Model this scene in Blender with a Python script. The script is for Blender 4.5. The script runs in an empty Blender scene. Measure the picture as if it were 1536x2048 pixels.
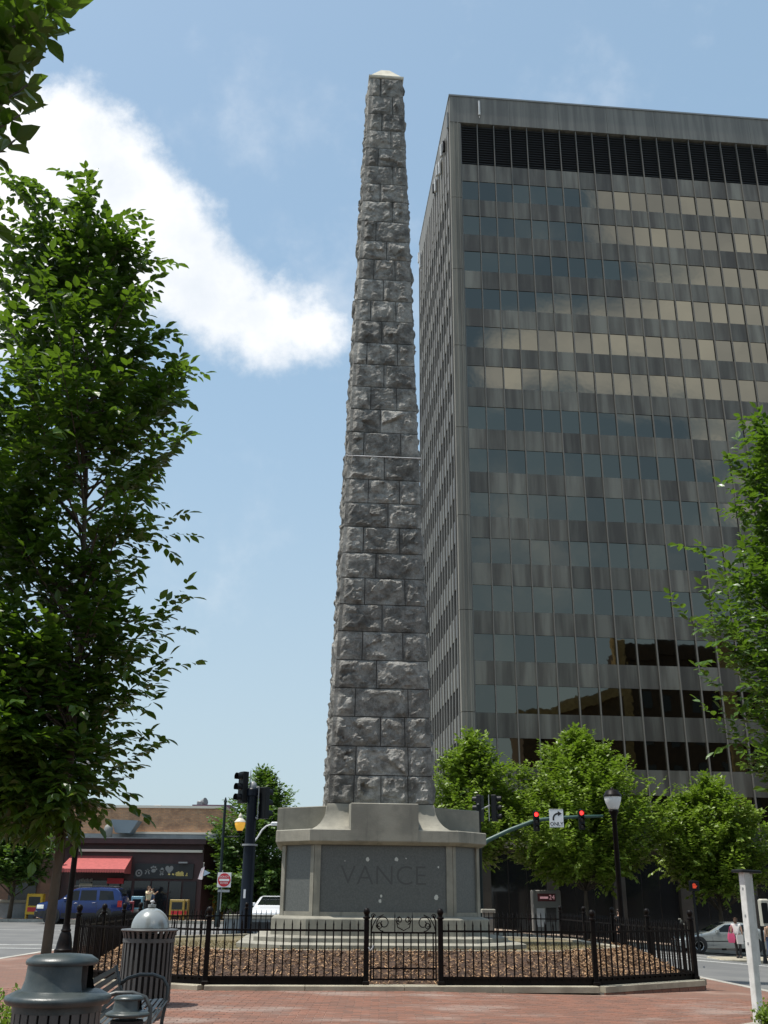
import bpy, math, random
import numpy as np
from math import sin, cos, pi, radians, sqrt, atan2
from mathutils import Vector, Matrix, Euler

C = bpy.context.scene.collection
SC = bpy.context.scene

# ------------------------------------------------------------------ camera
FPX, PITCH, ROLL, EYE = 1948.0, radians(21.6), radians(.55), 1.25
_f = Vector((0, cos(PITCH), sin(PITCH)))
_r0, _u0 = Vector((1, 0, 0)), Vector((0, -sin(PITCH), cos(PITCH)))
_r = _r0 * cos(ROLL) + _u0 * sin(ROLL)
_u = _u0 * cos(ROLL) - _r0 * sin(ROLL)
cam_data = bpy.data.cameras.new('camera')
cam_data.sensor_fit = 'VERTICAL'
cam_data.sensor_height = 36.0
cam_data.lens = 36.0 * FPX / 2048.0
cam_data.clip_start = .05
cam_data.clip_end = 5000
cam = bpy.data.objects.new('camera', cam_data)
C.objects.link(cam)
m = Matrix((_r, _u, -_f)).transposed().to_4x4()
m.translation = (0, 0, EYE)
cam.matrix_world = m
SC.camera = cam

def ray(px, py):
    return _f * FPX + _r * (px - 768) - _u * (py - 1024)

def at(px, py, Y):
    d = ray(px, py)
    k = Y / d.y
    return Vector((d.x * k, Y, EYE + d.z * k))

# ------------------------------------------------------------------ light
SUN = Vector((-.34, -.060, .93)).normalized()
sun_d = bpy.data.lights.new('sun', 'SUN')
sun_d.energy = 5.0
sun_d.angle = radians(.55)
sun_d.color = (1.0, .955, .88)
sun = bpy.data.objects.new('sun', sun_d)
sun.rotation_euler = SUN.to_track_quat('Z', 'Y').to_euler()
sun.location = (-30, 10, 90)
C.objects.link(sun)
SC.view_settings.view_transform = 'Standard'
SC.view_settings.look = 'None'
SC.view_settings.exposure = .10
SC.view_settings.gamma = 1
SC.view_settings.use_curve_mapping = False
SC.cycles.max_bounces = 7
SC.cycles.diffuse_bounces = 2
SC.cycles.transparent_max_bounces = 6
SC.cycles.use_denoising = True

class NT:
    """small helper round a node tree"""
    def __init__(s, tree):
        s.t = tree
        s.t.nodes.clear()
    def n(s, typ, **kw):
        nd = s.t.nodes.new(typ)
        for k, v in kw.items():
            setattr(nd, k, v)
        return nd
    def l(s, a, b):
        s.t.links.new(a, b)
    def put(s, sock, v):
        if hasattr(v, 'is_output'):
            s.l(v, sock)
        else:
            sock.default_value = v
    def m(s, op, a, b=0.0, c=None, clamp=False):
        nd = s.n('ShaderNodeMath', operation=op, use_clamp=clamp)
        s.put(nd.inputs[0], a)
        s.put(nd.inputs[1], b)
        if c is not None:
            s.put(nd.inputs[2], c)
        return nd.outputs[0]
    def v(s, op, a, b=(0, 0, 0), out=0):
        nd = s.n('ShaderNodeVectorMath', operation=op)
        s.put(nd.inputs[0], a)
        if op == 'SCALE':
            s.put(nd.inputs[3], b)
        else:
            s.put(nd.inputs[1], b)
        return nd.outputs['Value'] if op in ('DOT_PRODUCT', 'LENGTH', 'DISTANCE') else nd.outputs[out]
    def mix(s, fac, a, b, blend='MIX'):
        nd = s.n('ShaderNodeMix', data_type='RGBA', blend_type=blend)
        s.put(nd.inputs[0], fac)
        s.put(nd.inputs[6], a if hasattr(a, 'is_output') else (*a, 1) if len(a) == 3 else a)
        s.put(nd.inputs[7], b if hasattr(b, 'is_output') else (*b, 1) if len(b) == 3 else b)
        return nd.outputs[2]
    def noise(s, vec, scale, detail=3, rough=.55, out='Fac'):
        nd = s.n('ShaderNodeTexNoise')
        nd.inputs['Scale'].default_value = scale
        nd.inputs['Detail'].default_value = detail
        nd.inputs['Roughness'].default_value = rough
        s.l(vec, nd.inputs['Vector'])
        return nd.outputs[out]
    def ramp(s, x, lo, hi):
        nd = s.n('ShaderNodeMapRange', interpolation_type='SMOOTHSTEP')
        s.put(nd.inputs[0], x)
        nd.inputs[1].default_value = lo
        nd.inputs[2].default_value = hi
        return nd.outputs[0]

# world: Nishita sky with cumulus clouds fixed in sky directions
W = bpy.data.worlds.new('World')
SC.world = W
W.use_nodes = True
w = NT(W.node_tree)
sky = w.n('ShaderNodeTexSky', sky_type='NISHITA')
sky.sun_disc = False
sky.sun_elevation = math.asin(SUN.z)
sky.sun_rotation = atan2(SUN.x, SUN.y)
sky.air_density = 1.0
sky.dust_density = 2.2
sky.ozone_density = 1.0
SKYK = .13
skycol = w.v('SCALE', sky.outputs[0], SKYK)
gen = w.n('ShaderNodeTexCoord').outputs['Generated']
d = w.v('NORMALIZE', gen)

FA = radians(5.0)                       # heading of the tower's facade
FN = Vector((sin(FA), -cos(FA), 0))     # its outward normal

def mirror_dir(v):
    return v - 2 * v.dot(FN) * FN

def cloud_group(fwd, right, up, blobs, amp, k, soft=1.0):
    df = w.v('DOT_PRODUCT', d, tuple(fwd))
    dfc = w.m('MAXIMUM', df, .02)
    uu = w.m('DIVIDE', w.v('DOT_PRODUCT', d, tuple(right)), dfc)
    vv = w.m('DIVIDE', w.v('DOT_PRODUCT', d, tuple(up)), dfc)
    cmb = w.n('ShaderNodeCombineXYZ')
    w.l(uu, cmb.inputs[0]); w.l(vv, cmb.inputs[1])
    p = cmb.outputs[0]
    n1 = w.noise(p, 9.0, 7, .62)
    best = None
    for (bx, by, br) in blobs:
        c = ((bx - 768) / FPX, -(by - 1024) / FPX, 0)
        dist = w.m('SUBTRACT', w.v('DISTANCE', p, c), br / FPX)
        best = dist if best is None else w.m('SMOOTH_MIN', best, dist, .03)
    pert = w.m('MULTIPLY', w.m('SUBTRACT', n1, .5), amp)
    dd = w.m('ADD', best, pert)
    mask = w.ramp(dd, .022 * soft, -.034 * soft)
    front = w.ramp(df, .05, .3)
    return w.m('MULTIPLY', w.m('MULTIPLY', mask, front), k), n1

M1, n1 = cloud_group(_f, _r, _u,
    [(-60, 340, 200), (100, 350, 185), (210, 425, 175), (320, 510, 150), (430, 585, 110), (530, 630, 80), (610, 655, 58), (650, 668, 34), (60, 560, 170), (210, 610, 125), (-300, 420, 240)], .14, 1.0, .8)
M2, n2 = cloud_group(mirror_dir(_f), mirror_dir(_r), mirror_dir(_u),
    [(1330, 385, 130), (1500, 400, 150), (1640, 420, 200), (1470, 600, 105), (1330, 640, 80), (1200, 672, 66), (1090, 705, 62), (1010, 745, 50), (1440, 720, 75), (1600, 640, 130), (1250, 770, 50), (1440, 470, 60), (1500, 1000, 60), (1420, 880, 35), (1330, 392, 150), (1500, 410, 170), (1700, 420, 210), (1510, 565, 120), (1620, 650, 170), (1400, 655, 95), (1270, 668, 80), (1160, 690, 72), (1060, 712, 62), (1200, 735, 66), (1350, 735, 90), (1480, 750, 110)], .035, .97, .7)
wn = w.noise(d, 5.5, 6, .6)
wisp = w.m('MULTIPLY', w.ramp(wn, .50, .80), .46)
# ordinary cumulus over the rest of the sky, thinning overhead of the monument
gn = w.noise(d, 2.6, 7, .6)
fdot = w.v('DOT_PRODUCT', d, tuple(_f))
rdot = w.v('DOT_PRODUCT', d, tuple(mirror_dir(_f)))
away = w.m('MULTIPLY', w.ramp(fdot, .80, .55), w.ramp(rdot, .84, .70))
gen_cl = w.m('MULTIPLY', w.m('MULTIPLY', w.ramp(gn, .63, .72), away), .8)
mask = w.m('MAXIMUM', w.m('MAXIMUM', M1, M2), w.m('MAXIMUM', wisp, gen_cl))
shade = w.ramp(w.noise(d, 7.0, 6, .6), .30, .70)
ccol_b = w.mix(shade, (1.20, 1.20, 1.20), (1.72, 1.68, 1.60))
ccol_f = w.mix(shade, (.80, .85, .91), (1.08, 1.08, 1.08))
ccol = w.mix(w.ramp(fdot, .3, .6), ccol_b, ccol_f)
# pale veil towards the horizon
sepz = w.n('ShaderNodeSeparateXYZ')
w.l(d, sepz.inputs[0])
veil = w.m('MULTIPLY_ADD', w.ramp(sepz.outputs[2], .85, -.02), .30, .48)
skyc2 = w.mix(veil, skycol, w.mix(w.ramp(sepz.outputs[2], .02, .62), (.54, .68, .75), (.42, .645, .85)))
final = w.mix(mask, skyc2, ccol)
bg = w.n('ShaderNodeBackground')
w.l(final, bg.inputs[0])
bg.inputs[1].default_value = 1.0
wo = w.n('ShaderNodeOutputWorld')
w.l(bg.outputs[0], wo.inputs[0])

# ------------------------------------------------------------------ materials
MATS = {}
def mat(name, col, rough=.7, metal=0., var=None, vscale=3., vdetail=4, stretch=None, bump=0., bscale=30., isl=0., obj=0.,
        spec=.5, emit=None, coat=0., trans=0., world=False, voron=0., streak=None):
    """procedural principled material: VAR is a second colour mixed in by noise, ISL / OBJ vary the value per island / per object"""
    mt = bpy.data.materials.new(name)
    mt.use_nodes = True
    t = NT(mt.node_tree)
    p = t.n('ShaderNodeBsdfPrincipled')
    o = t.n('ShaderNodeOutputMaterial')
    t.l(p.outputs[0], o.inputs[0])
    tc = t.n('ShaderNodeNewGeometry').outputs['Position'] if world else t.n('ShaderNodeTexCoord').outputs['Object']
    vec = tc
    if stretch:
        vec = t.v('MULTIPLY', tc, stretch)
    c = None
    if var:
        fac = t.ramp(t.noise(vec, vscale, vdetail, .6), .36, .64)
        c = t.mix(fac, col, var)
    if streak:
        sf = t.ramp(t.noise(t.v('MULTIPLY', tc, (5, 5, .55)), 1.0, 6, .65), .52, .74)
        c = t.mix(t.m('MULTIPLY', sf, streak[1]), c, streak[0])
    if isl or obj:
        rnd = t.n('ShaderNodeNewGeometry').outputs['Random Per Island'] if isl else t.n('ShaderNodeObjectInfo').outputs['Random']
        a = isl or obj
        hs = t.n('ShaderNodeHueSaturation')
        t.put(hs.inputs['Value'], t.m('MULTIPLY_ADD', rnd, 2 * a, 1 - a))
        hs.inputs['Color'].default_value = (*col, 1)
        if c is not None:
            t.l(c, hs.inputs['Color'])
        c = hs.outputs[0]
    if c is not None:
        t.l(c, p.inputs['Base Color'])
    else:
        p.inputs['Base Color'].default_value = (*col, 1)
    p.inputs['Roughness'].default_value = rough
    p.inputs['Metallic'].default_value = metal
    p.inputs['Specular IOR Level'].default_value = spec
    p.inputs['Coat Weight'].default_value = coat
    p.inputs['Coat Roughness'].default_value = .05
    if trans:
        p.inputs['Transmission Weight'].default_value = trans
    if emit:
        p.inputs['Emission Color'].default_value = (*emit[0], 1)
        p.inputs['Emission Strength'].default_value = emit[1]
    if bump:
        b = t.n('ShaderNodeBump')
        b.inputs['Strength'].default_value = bump
        b.inputs['Distance'].default_value = .02
        h = t.noise(tc, bscale, 5, .65)
        if voron:
            vo = t.n('ShaderNodeTexVoronoi')
            vo.inputs['Scale'].default_value = bscale * .5
            t.l(tc, vo.inputs['Vector'])
            h = t.m('MULTIPLY_ADD', vo.outputs['Distance'], voron, h)
        t.l(h, b.inputs['Height'])
        t.l(b.outputs[0], p.inputs['Normal'])
    MATS[name] = mt
    return mt

def leaf_mat(name, c1, c2, trans=.45, gloss=.35):
    mt = bpy.data.materials.new(name)
    mt.use_nodes = True
    t = NT(mt.node_tree)
    o = t.n('ShaderNodeOutputMaterial')
    oi = t.n('ShaderNodeObjectInfo').outputs['Random']
    isl = t.n('ShaderNodeNewGeometry').outputs['Random Per Island']
    rr = t.m('FRACT', t.m('ADD', oi, isl))
    col = t.mix(rr, c1, c2)
    p = t.n('ShaderNodeBsdfPrincipled')
    t.l(col, p.inputs['Base Color'])
    p.inputs['Roughness'].default_value = gloss
    p.inputs['Specular IOR Level'].default_value = .5
    tr = t.n('ShaderNodeBsdfTranslucent')
    tcol = t.mix(.6, col, (.20, .36, .012))
    t.l(tcol, tr.inputs[0])
    mx = t.n('ShaderNodeMixShader')
    mx.inputs[0].default_value = trans
    t.l(p.outputs[0], mx.inputs[1]); t.l(tr.outputs[0], mx.inputs[2])
    t.l(mx.outputs[0], o.inputs[0])
    return mt

# ------------------------------------------------------------------ mesh helpers
class MB:
    """collects shapes into one mesh"""
    def __init__(s):
        s.v, s.f = [], []
    def add(s, vs, fs):
        b = len(s.v)
        s.v += [tuple(x) for x in vs]
        s.f += [tuple(i + b for i in q) for q in fs]
        return s
    def box(s, x0, x1, y0, y1, z0, z1, M=None):
        vs = [Vector(p) for p in ((x0,y0,z0),(x1,y0,z0),(x1,y1,z0),(x0,y1,z0),(x0,y0,z1),(x1,y0,z1),(x1,y1,z1),(x0,y1,z1))]
        if M is not None:
            vs = [M @ p for p in vs]
        return s.add(vs, [(0,3,2,1),(4,5,6,7),(0,1,5,4),(1,2,6,5),(2,3,7,6),(3,0,4,7)])
    def bbox(s, x0, x1, y0, y1, z0, z1, b=.01, M=None):
        """box with chamfered edges along z and at the top"""
        P = [(x0+b,y0),(x1-b,y0),(x1,y0+b),(x1,y1-b),(x1-b,y1),(x0+b,y1),(x0,y1-b),(x0,y0+b)]
        cx, cy = (x0+x1)/2, (y0+y1)/2
        def ins(q, e):
            return (q[0] + (e if q[0] < cx else -e), q[1] + (e if q[1] < cy else -e))
        rings = [[(*q, z0) for q in P], [(*q, z1-b) for q in P], [(*ins(q, b), z1) for q in P]]
        return s.rings(rings, M=M)
    def rings(s, rings, cap=True, M=None, close=True):
        n = len(rings[0])
        vs = [Vector(p) for r in rings for p in r]
        if M is not None:
            vs = [M @ p for p in vs]
        fs = []
        for i in range(len(rings) - 1):
            for j in range(n if close else n - 1):
                k = (j + 1) % n
                fs.append((i*n+j, i*n+k, (i+1)*n+k, (i+1)*n+j))
        if cap:
            fs.append(tuple(range(n - 1, -1, -1)))
            fs.append(tuple((len(rings) - 1) * n + j for j in range(n)))
        return s.add(vs, fs)
    def prism(s, poly, z0, z1, M=None):
        return s.rings([[(x, y, z0) for x, y in poly], [(x, y, z1) for x, y in poly]], M=M)
    def lathe(s, prof, n=16, c=(0, 0, 0), M=None):
        return s.rings([[(c[0]+r*cos(2*pi*j/n), c[1]+r*sin(2*pi*j/n), c[2]+z) for j in range(n)] for r, z in prof], M=M)
    def tube(s, pts, rad, n=6):
        pts = [Vector(p) for p in pts]
        if not hasattr(rad, '__len__'):
            rad = [rad] * len(pts)
        rings = []
        prev = None
        for i, p in enumerate(pts):
            t = (pts[min(i+1, len(pts)-1)] - pts[max(i-1, 0)])
            t = t.normalized() if t.length > 1e-9 else Vector((0, 0, 1))
            if prev is None:
                a = Vector((0, 0, 1)) if abs(t.z) < .9 else Vector((1, 0, 0))
                x = t.cross(a).normalized()
            else:
                x = (prev - t * prev.dot(t))
                x = x.normalized() if x.length > 1e-6 else t.orthogonal().normalized()
            prev = x
            y = t.cross(x)
            rings.append([p + (x * cos(2*pi*j/n) + y * sin(2*pi*j/n)) * rad[i] for j in range(n)])
        return s.rings(rings)
    def build(s, name, mt, parent=None, smooth=False):
        return mesh_obj(name, s.v, s.f, mt, parent, smooth)

def mesh_obj(name, v, f, mt, parent=None, smooth=False):
    me = bpy.data.meshes.new(name)
    me.from_pydata([tuple(p) for p in v], [], f)
    me.update()
    if smooth:
        if smooth is True:
            me.polygons.foreach_set('use_smooth', [True] * len(me.polygons))
        else:
            me.polygons.foreach_set('use_smooth', [True] * len(me.polygons))
            me.set_sharp_from_angle(angle=radians(smooth))
    me.materials.append(mt)
    return link(name, me, parent)

def link(name, me, parent=None):
    o = bpy.data.objects.new(name, me)
    C.objects.link(o)
    if parent is not None:
        o.parent = parent
    return o

def tag(o, label=None, cat=None, group=None, kind=None):
    if label: o['label'] = label
    if cat: o['category'] = cat
    if group: o['group'] = group
    if kind: o['kind'] = kind
    return o

def thing(name, label, cat, loc=(0, 0, 0), rz=0, group=None):
    o = bpy.data.objects.new(name, None)
    C.objects.link(o)
    o.location = loc
    o.rotation_euler = (0, 0, rz)
    o.empty_display_size = .2
    return tag(o, label, cat, group)

def copy_thing(root, loc, rz=0, label=None):
    def rec(o, par):
        c = o.copy()
        C.objects.link(c)
        if par is not None:
            c.parent = par
        for ch in list(o.children):
            rec(ch, c)
        return c
    r = rec(root, None)
    r.location = loc
    r.rotation_euler = (0, 0, rz)
    if label: r['label'] = label
    return r

def rows(name, mesh, mats4, parent):
    """one object per matrix, all sharing MESH"""
    out = []
    for M in mats4:
        o = bpy.data.objects.new(name, mesh)
        C.objects.link(o)
        o.parent = parent
        o.matrix_local = M
        out.append(o)
    return out

def shared(mb, name, mt, smooth=False):
    me = bpy.data.meshes.new(name)
    me.from_pydata([tuple(p) for p in mb.v], [], mb.f)
    me.update()
    if smooth:
        me.polygons.foreach_set('use_smooth', [True] * len(me.polygons))
    me.materials.append(mt)
    return me

T = Matrix.Translation
def text_mesh(name, body, size, mt, parent, M, depth=.004, bold=0.):
    cu = bpy.data.curves.new(name, 'FONT')
    cu.body = body
    cu.size = size
    cu.align_x = 'CENTER'
    cu.align_y = 'CENTER'
    cu.extrude = depth
    cu.offset = bold
    cu.resolution_u = 3
    tmp = bpy.data.objects.new(name + '_tmp', cu)
    C.objects.link(tmp)
    dg = bpy.context.evaluated_depsgraph_get()
    me = bpy.data.meshes.new_from_object(tmp.evaluated_get(dg))
    bpy.data.objects.remove(tmp)
    bpy.data.curves.remove(cu)
    me.materials.clear()
    me.materials.append(mt)
    o = link(name, me, parent)
    o.matrix_local = M
    return o
FRONT = Matrix.Rotation(pi / 2, 4, 'X')      # text plane standing up, facing -y

rng = random.Random(7)
nrng = np.random.default_rng(7)

def G(x, y):
    """height of the sloping square"""
    t = min(1, max(0, (y - 14) / 28))
    c = .012 + .058 * t
    z = -c * max(0, x - .5)
    return max(-1.28, z)

M_ = lambda *a: MATS[a[0]]
mat('asphalt', (.115, .115, .112), .9, var=(.15, .148, .14), vscale=.5, bump=.25, bscale=60, world=True)
mat('road_paint', (.72, .72, .68), .7, var=(.5, .5, .47), vscale=4, world=True)
mat('yellow_paint', (.6, .42, .08), .7)
mat('earth', (.10, .085, .06), .95, var=(.07, .08, .04), vscale=.3, world=True)
mat('concrete', (.38, .345, .26), .85, var=(.27, .24, .18), vscale=2.5, bump=.2, bscale=40, world=True)
mat('kerb_stone', (.42, .40, .35), .85, var=(.32, .30, .26), vscale=3, obj=.12, bump=.2, bscale=50, world=True)
mat('sidewalk', (.34, .27, .21), .9, var=(.28, .20, .155), vscale=.8, world=True)
mat('limestone', (.295, .278, .225), .8, var=(.20, .19, .155), vscale=1.6, vdetail=6, bump=.2, bscale=35, world=True, streak=((.095, .09, .075), .55))
mat('polished_granite', (.088, .094, .089), .42, var=(.118, .124, .116), vscale=34, vdetail=5, world=True, spec=.5)
mat('engraving', (.080, .083, .078), .8)
mat('scar', (.52, .52, .47), .8)
mat('black_iron', (.004, .0036, .0036), .45, var=(.009, .006, .005), vscale=9, spec=.12)
mat('dark_green_steel', (.006, .013, .014), .45, spec=.25)
mat('green_steel', (.03, .075, .06), .45)
mat('white_metal', (.62, .62, .62), .35, var=(.52, .52, .52), vscale=5)
mat('grey_metal', (.22, .23, .235), .45)
mat('mulch_base', (.075, .040, .022), .95, var=(.04, .022, .013), vscale=9, bump=.9, bscale=40, world=True)
mat('mulch_chip', (.25, .150, .078), .85, isl=.85)
mat('dry_grass', (.19, .15, .085), .95, var=(.12, .105, .05), vscale=4, bump=.6, bscale=80, world=True)
mat('dark_glass', (.012, .014, .016), .08, spec=.6)
mat('black_plastic', (.007, .007, .008), .5, spec=.25)
mat('rubber', (.012, .012, .012), .8)
mat('bark', (.10, .078, .055), .92, var=(.06, .047, .034), vscale=8, stretch=(1, 1, .25), bump=.8, bscale=22, world=True)
mat('planting_soil', (.07, .052, .036), .95, var=(.13, .10, .07), vscale=40, bump=.8, bscale=60, world=True)
# ------------------------------------------------------------------ ground
def sheet(name, xs, ys, zoff, mt, parent=None, xlim=None):
    v, f = [], []
    for y in ys:
        lo, hi = (xlim(y) if xlim else (xs[0], xs[-1]))
        for x in xs:
            X = lo + (hi - lo) * (x - xs[0]) / (xs[-1] - xs[0])
            v.append((X, y, G(X, y) + zoff))
    n = len(xs)
    for j in range(len(ys) - 1):
        for i in range(n - 1):
            f.append((j*n+i, j*n+i+1, (j+1)*n+i+1, (j+1)*n+i))
    return mesh_obj(name, v, f, mt, parent)

xs_far = [-3000, -900, -300, -120] + list(range(-60, 61, 3)) + [120, 300, 900, 3000]
ys_far = [-3000, -900, -300, -100, -30, -10] + list(range(0, 70, 3)) + [75, 120, 300, 900, 3000]
tag(sheet('ground', xs_far, ys_far, -.22, MATS['earth']), kind='structure')
tag(sheet('road', [x * 2.0 for x in range(-35, 36)], [y * 2.0 for y in range(-12, 29)], -.13, MATS['asphalt']), kind='structure')

# brick plaza round the monument: sheet of mortar and brick colour, the near bricks laid one by one
def plaza_mat():
    mt = bpy.data.materials.new('brick_paving')
    mt.use_nodes = True
    t = NT(mt.node_tree)
    p = t.n('ShaderNodeBsdfPrincipled'); o = t.n('ShaderNodeOutputMaterial')
    t.l(p.outputs[0], o.inputs[0])
    pos = t.n('ShaderNodeNewGeometry').outputs['Position']
    br = t.n('ShaderNodeTexBrick')
    br.inputs['Color1'].default_value = (.19, .086, .054, 1)
    br.inputs['Color2'].default_value = (.14, .075, .052, 1)
    br.inputs['Mortar'].default_value = (.17, .12, .09, 1)
    br.inputs['Scale'].default_value = 1
    br.inputs['Brick Width'].default_value = .205
    br.inputs['Row Height'].default_value = .105
    br.inputs['Mortar Size'].default_value = .005
    t.l(pos, br.inputs['Vector'])
    n = t.ramp(t.noise(pos, .55, 5, .6), .50, .72)
    c = t.mix(t.m('MULTIPLY', n, .45), br.outputs[0], (.40, .30, .24))
    t.l(c, p.inputs['Base Color'])
    p.inputs['Roughness'].default_value = .85
    return mt
MATS['brick_paving'] = plaza_mat()
mat('paving_brick', (.32, .125, .078), .85, var=(.235, .11, .078), vscale=2, obj=.14, bump=.25, bscale=60, world=True)

def paver_mat():
    mt = bpy.data.materials.new('paver')
    mt.use_nodes = True
    t = NT(mt.node_tree)
    p = t.n('ShaderNodeBsdfPrincipled'); o = t.n('ShaderNodeOutputMaterial')
    t.l(p.outputs[0], o.inputs[0])
    g = t.n('ShaderNodeNewGeometry')
    rnd = t.m('FRACT', t.m('ADD', g.outputs['Random Per Island'], t.n('ShaderNodeObjectInfo').outputs['Random']))
    c = t.mix(rnd, (.215, .092, .056), (.135, .068, .046))
    pos = g.outputs['Position']
    sp = t.n('ShaderNodeSeparateXYZ'); t.l(pos, sp.inputs[0])
    stain = t.ramp(t.noise(t.v('MULTIPLY', pos, (.7, 1.3, 1)), .8, 6, .65), .50, .68)
    c = t.mix(t.m('MULTIPLY', stain, .55), c, (.31, .26, .225))
    wear = t.ramp(t.noise(pos, 7, 4, .6), .45, .7)
    c = t.mix(t.m('MULTIPLY', wear, .28), c, (.15, .10, .08))
    blot = t.ramp(t.noise(pos, 1.7, 6, .7), .58, .70)
    c = t.mix(t.m('MULTIPLY', blot, .38), c, (.095, .06, .05))
    gum = t.n('ShaderNodeTexVoronoi'); gum.inputs['Scale'].default_value = 2.2; t.l(pos, gum.inputs['Vector'])
    c = t.mix(t.m('MULTIPLY', t.ramp(gum.outputs['Distance'], .085, .06), .6), c, (.06, .05, .045))
    t.l(c, p.inputs['Base Color'])
    p.inputs['Roughness'].default_value = .8
    b = t.n('ShaderNodeBump'); b.inputs['Strength'].default_value = .25; b.inputs['Distance'].default_value = .01
    t.l(t.noise(pos, 70, 4), b.inputs['Height']); t.l(b.outputs[0], p.inputs['Normal'])
    return mt
MATS['paver'] = paver_mat()

def plaza_x(y):
    lo, hi = -7.9, 6.35
    for y0 in (33.0,):
        if y > y0 - 5:
            k = (y - (y0 - 5)) / 5
            ins = 5 * (1 - sqrt(max(0, 1 - k * k)))
            lo += ins; hi -= ins
    return lo, hi
plaza = tag(sheet('plaza', [i * .5 for i in range(-16, 17)], [-12, -6, 0, 4] + [6 + .5 * i for i in range(54)] + [32.9], 0, MATS['brick_paving'], xlim=plaza_x), kind='structure')
# bricks laid in running bond
bl, bw = .200, .099
pitch_x, pitch_y = .206, .105
cells = []
y = 10.9
row = 0
while y < 15.55:
    half = (y / 1.95) * .86
    x = -3.1 - 1.2 + (row % 2) * .103
    x = math.floor((-half - 1.0) / pitch_x) * pitch_x + (row % 2) * .103
    while x < half + 1.2:
        cells.append((x, y))
        x += pitch_x
    y += pitch_y
    row += 1
def brick_mb(mb, x, y, dz, tl):
    z = G(x, y)
    h = .0045 + dz
    e = .006
    x0, x1, y0, y1 = x - bl/2, x + bl/2, y - bw/2, y + bw/2
    a = [(x0, y0, z - .002), (x1, y0, z - .002), (x1, y1, z - .002), (x0, y1, z - .002)]
    b = [(x0+e, y0+e, z + h), (x1-e, y0+e, z + h + tl), (x1-e, y1-e, z + h + tl), (x0+e, y1-e, z + h)]
    mb.add(a + b, [(4,5,6,7),(0,1,5,4),(1,2,6,5),(2,3,7,6),(3,0,4,7)])
one = MB()
x0, x1, y0, y1, e = -bl/2, bl/2, -bw/2, bw/2, .006
one.add([(x0,y0,-.002),(x1,y0,-.002),(x1,y1,-.002),(x0,y1,-.002),(x0+e,y0+e,.0045),(x1-e,y0+e,.0045),(x1-e,y1-e,.0045),(x0+e,y1-e,.0045)],
        [(4,5,6,7),(0,1,5,4),(1,2,6,5),(2,3,7,6),(3,0,4,7)])
one_me = shared(one, 'brick', MATS['paver'])
near, rest = [], MB()
for (x, y) in cells:
    inview = -1.75 < x < 4.1 and y > 11.75
    if inview and len(near) < 300:
        near.append(T((x, y, G(x, y) + rng.uniform(-.001, .0022))) @ Matrix.Rotation(rng.uniform(-.012, .012), 4, 'Z') @ Matrix.Rotation(rng.uniform(-.008, .008), 4, 'Y'))
    else:
        brick_mb(rest, x, y, rng.uniform(-.001, .0022), rng.uniform(-.001, .001))
rows('brick', one_me, near, plaza)
tag(rest.build('paving_bricks', MATS['paver'], plaza), kind='stuff')

# granite kerb round the plaza, stone by stone where it shows
def kerb(path, width=.16, drop=.14, seg=1.5, parent=None, up=.006):
    P = [Vector((x, y, 0)) for x, y in path]
    for a, b in zip(P[:-1], P[1:]):
        L = (b - a).length
        n = max(1, round(L / seg))
        for i in range(n):
            p, q = a.lerp(b, (i + .004) / n), a.lerp(b, (i + 1 - .004) / n)
            t = (q - p).normalized(); s = Vector((-t.y, t.x, 0)) * width / 2
            mb = MB()
            base = [p - s, q - s, q + s, p + s]
            lo = [(c.x, c.y, G(c.x, c.y) - drop) for c in base]
            hi = [(c.x, c.y, G(c.x, c.y) + up) for c in base]
            mb.rings([lo, hi])
            mb.build('kerb_stone', MATS['kerb_stone'], parent)
yy = [4, 8, 12, 16, 20, 24, 28, 29, 30, 31, 32, 32.5, 32.9]
kb = tag(bpy.data.objects.new('plaza_kerb', None), 'pale granite kerb edging the brick plaza beside the road', 'kerb')
C.objects.link(kb)
kerb([(plaza_x(y)[0], y) for y in yy] + [(plaza_x(y)[1], y) for y in reversed(yy)], parent=kb)

# far pavements and their kerbs
tag(sheet('sidewalk', [-60 + 2 * i for i in range(61)], [57.0 + 1.0 * i for i in range(14)], 0, MATS['sidewalk']), kind='structure')
kb2 = tag(bpy.data.objects.new('street_kerb', None), 'long concrete kerb of the far pavement beyond the road', 'kerb')
C.objects.link(kb2)
kerb([(-60, 56.95), (-30, 56.95), (-20, 56.95), (0, 56.95), (10, 56.95), (20, 56.95), (30, 56.95), (60, 56.95)], width=.18, seg=3.0, parent=kb2)

def strip(name, pts, wid, mt, z=-.124):
    """painted line that follows the sloping road"""
    P = [Vector((x, y, 0)) for x, y in pts]
    v, f = [], []
    for a, b in zip(P[:-1], P[1:]):
        n = max(1, int((b - a).length / 1.0))
        t = (b - a).normalized(); s = Vector((-t.y, t.x, 0)) * wid / 2
        for i in range(n + 1):
            c = a.lerp(b, i / n)
            for q in (c - s, c + s):
                v.append((q.x, q.y, G(q.x, q.y) + z))
        k = len(v) - 2 * (n + 1)
        for i in range(n):
            f.append((k+2*i, k+2*i+2, k+2*i+3, k+2*i+1))
    return tag(mesh_obj(name, v, f, mt), kind='structure')
strip('road_marking', [(-34, 29.2), (-9, 29.2)], .16, MATS['road_paint'])
strip('road_marking', [(-34, 31.2), (-9, 31.2)], .16, MATS['road_paint'])
strip('road_marking', [(9, 43.2), (34, 43.2)], .42, MATS['road_paint'])
strip('road_marking', [(9, 50.0), (34, 50.0)], .3, MATS['road_paint'])
strip('road_marking', [(10, 46), (15.5, 46.8)], .3, MATS['road_paint'])
strip('road_marking', [(-34, 44.0), (-6, 44.0)], .12, MATS['road_paint'])

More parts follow.
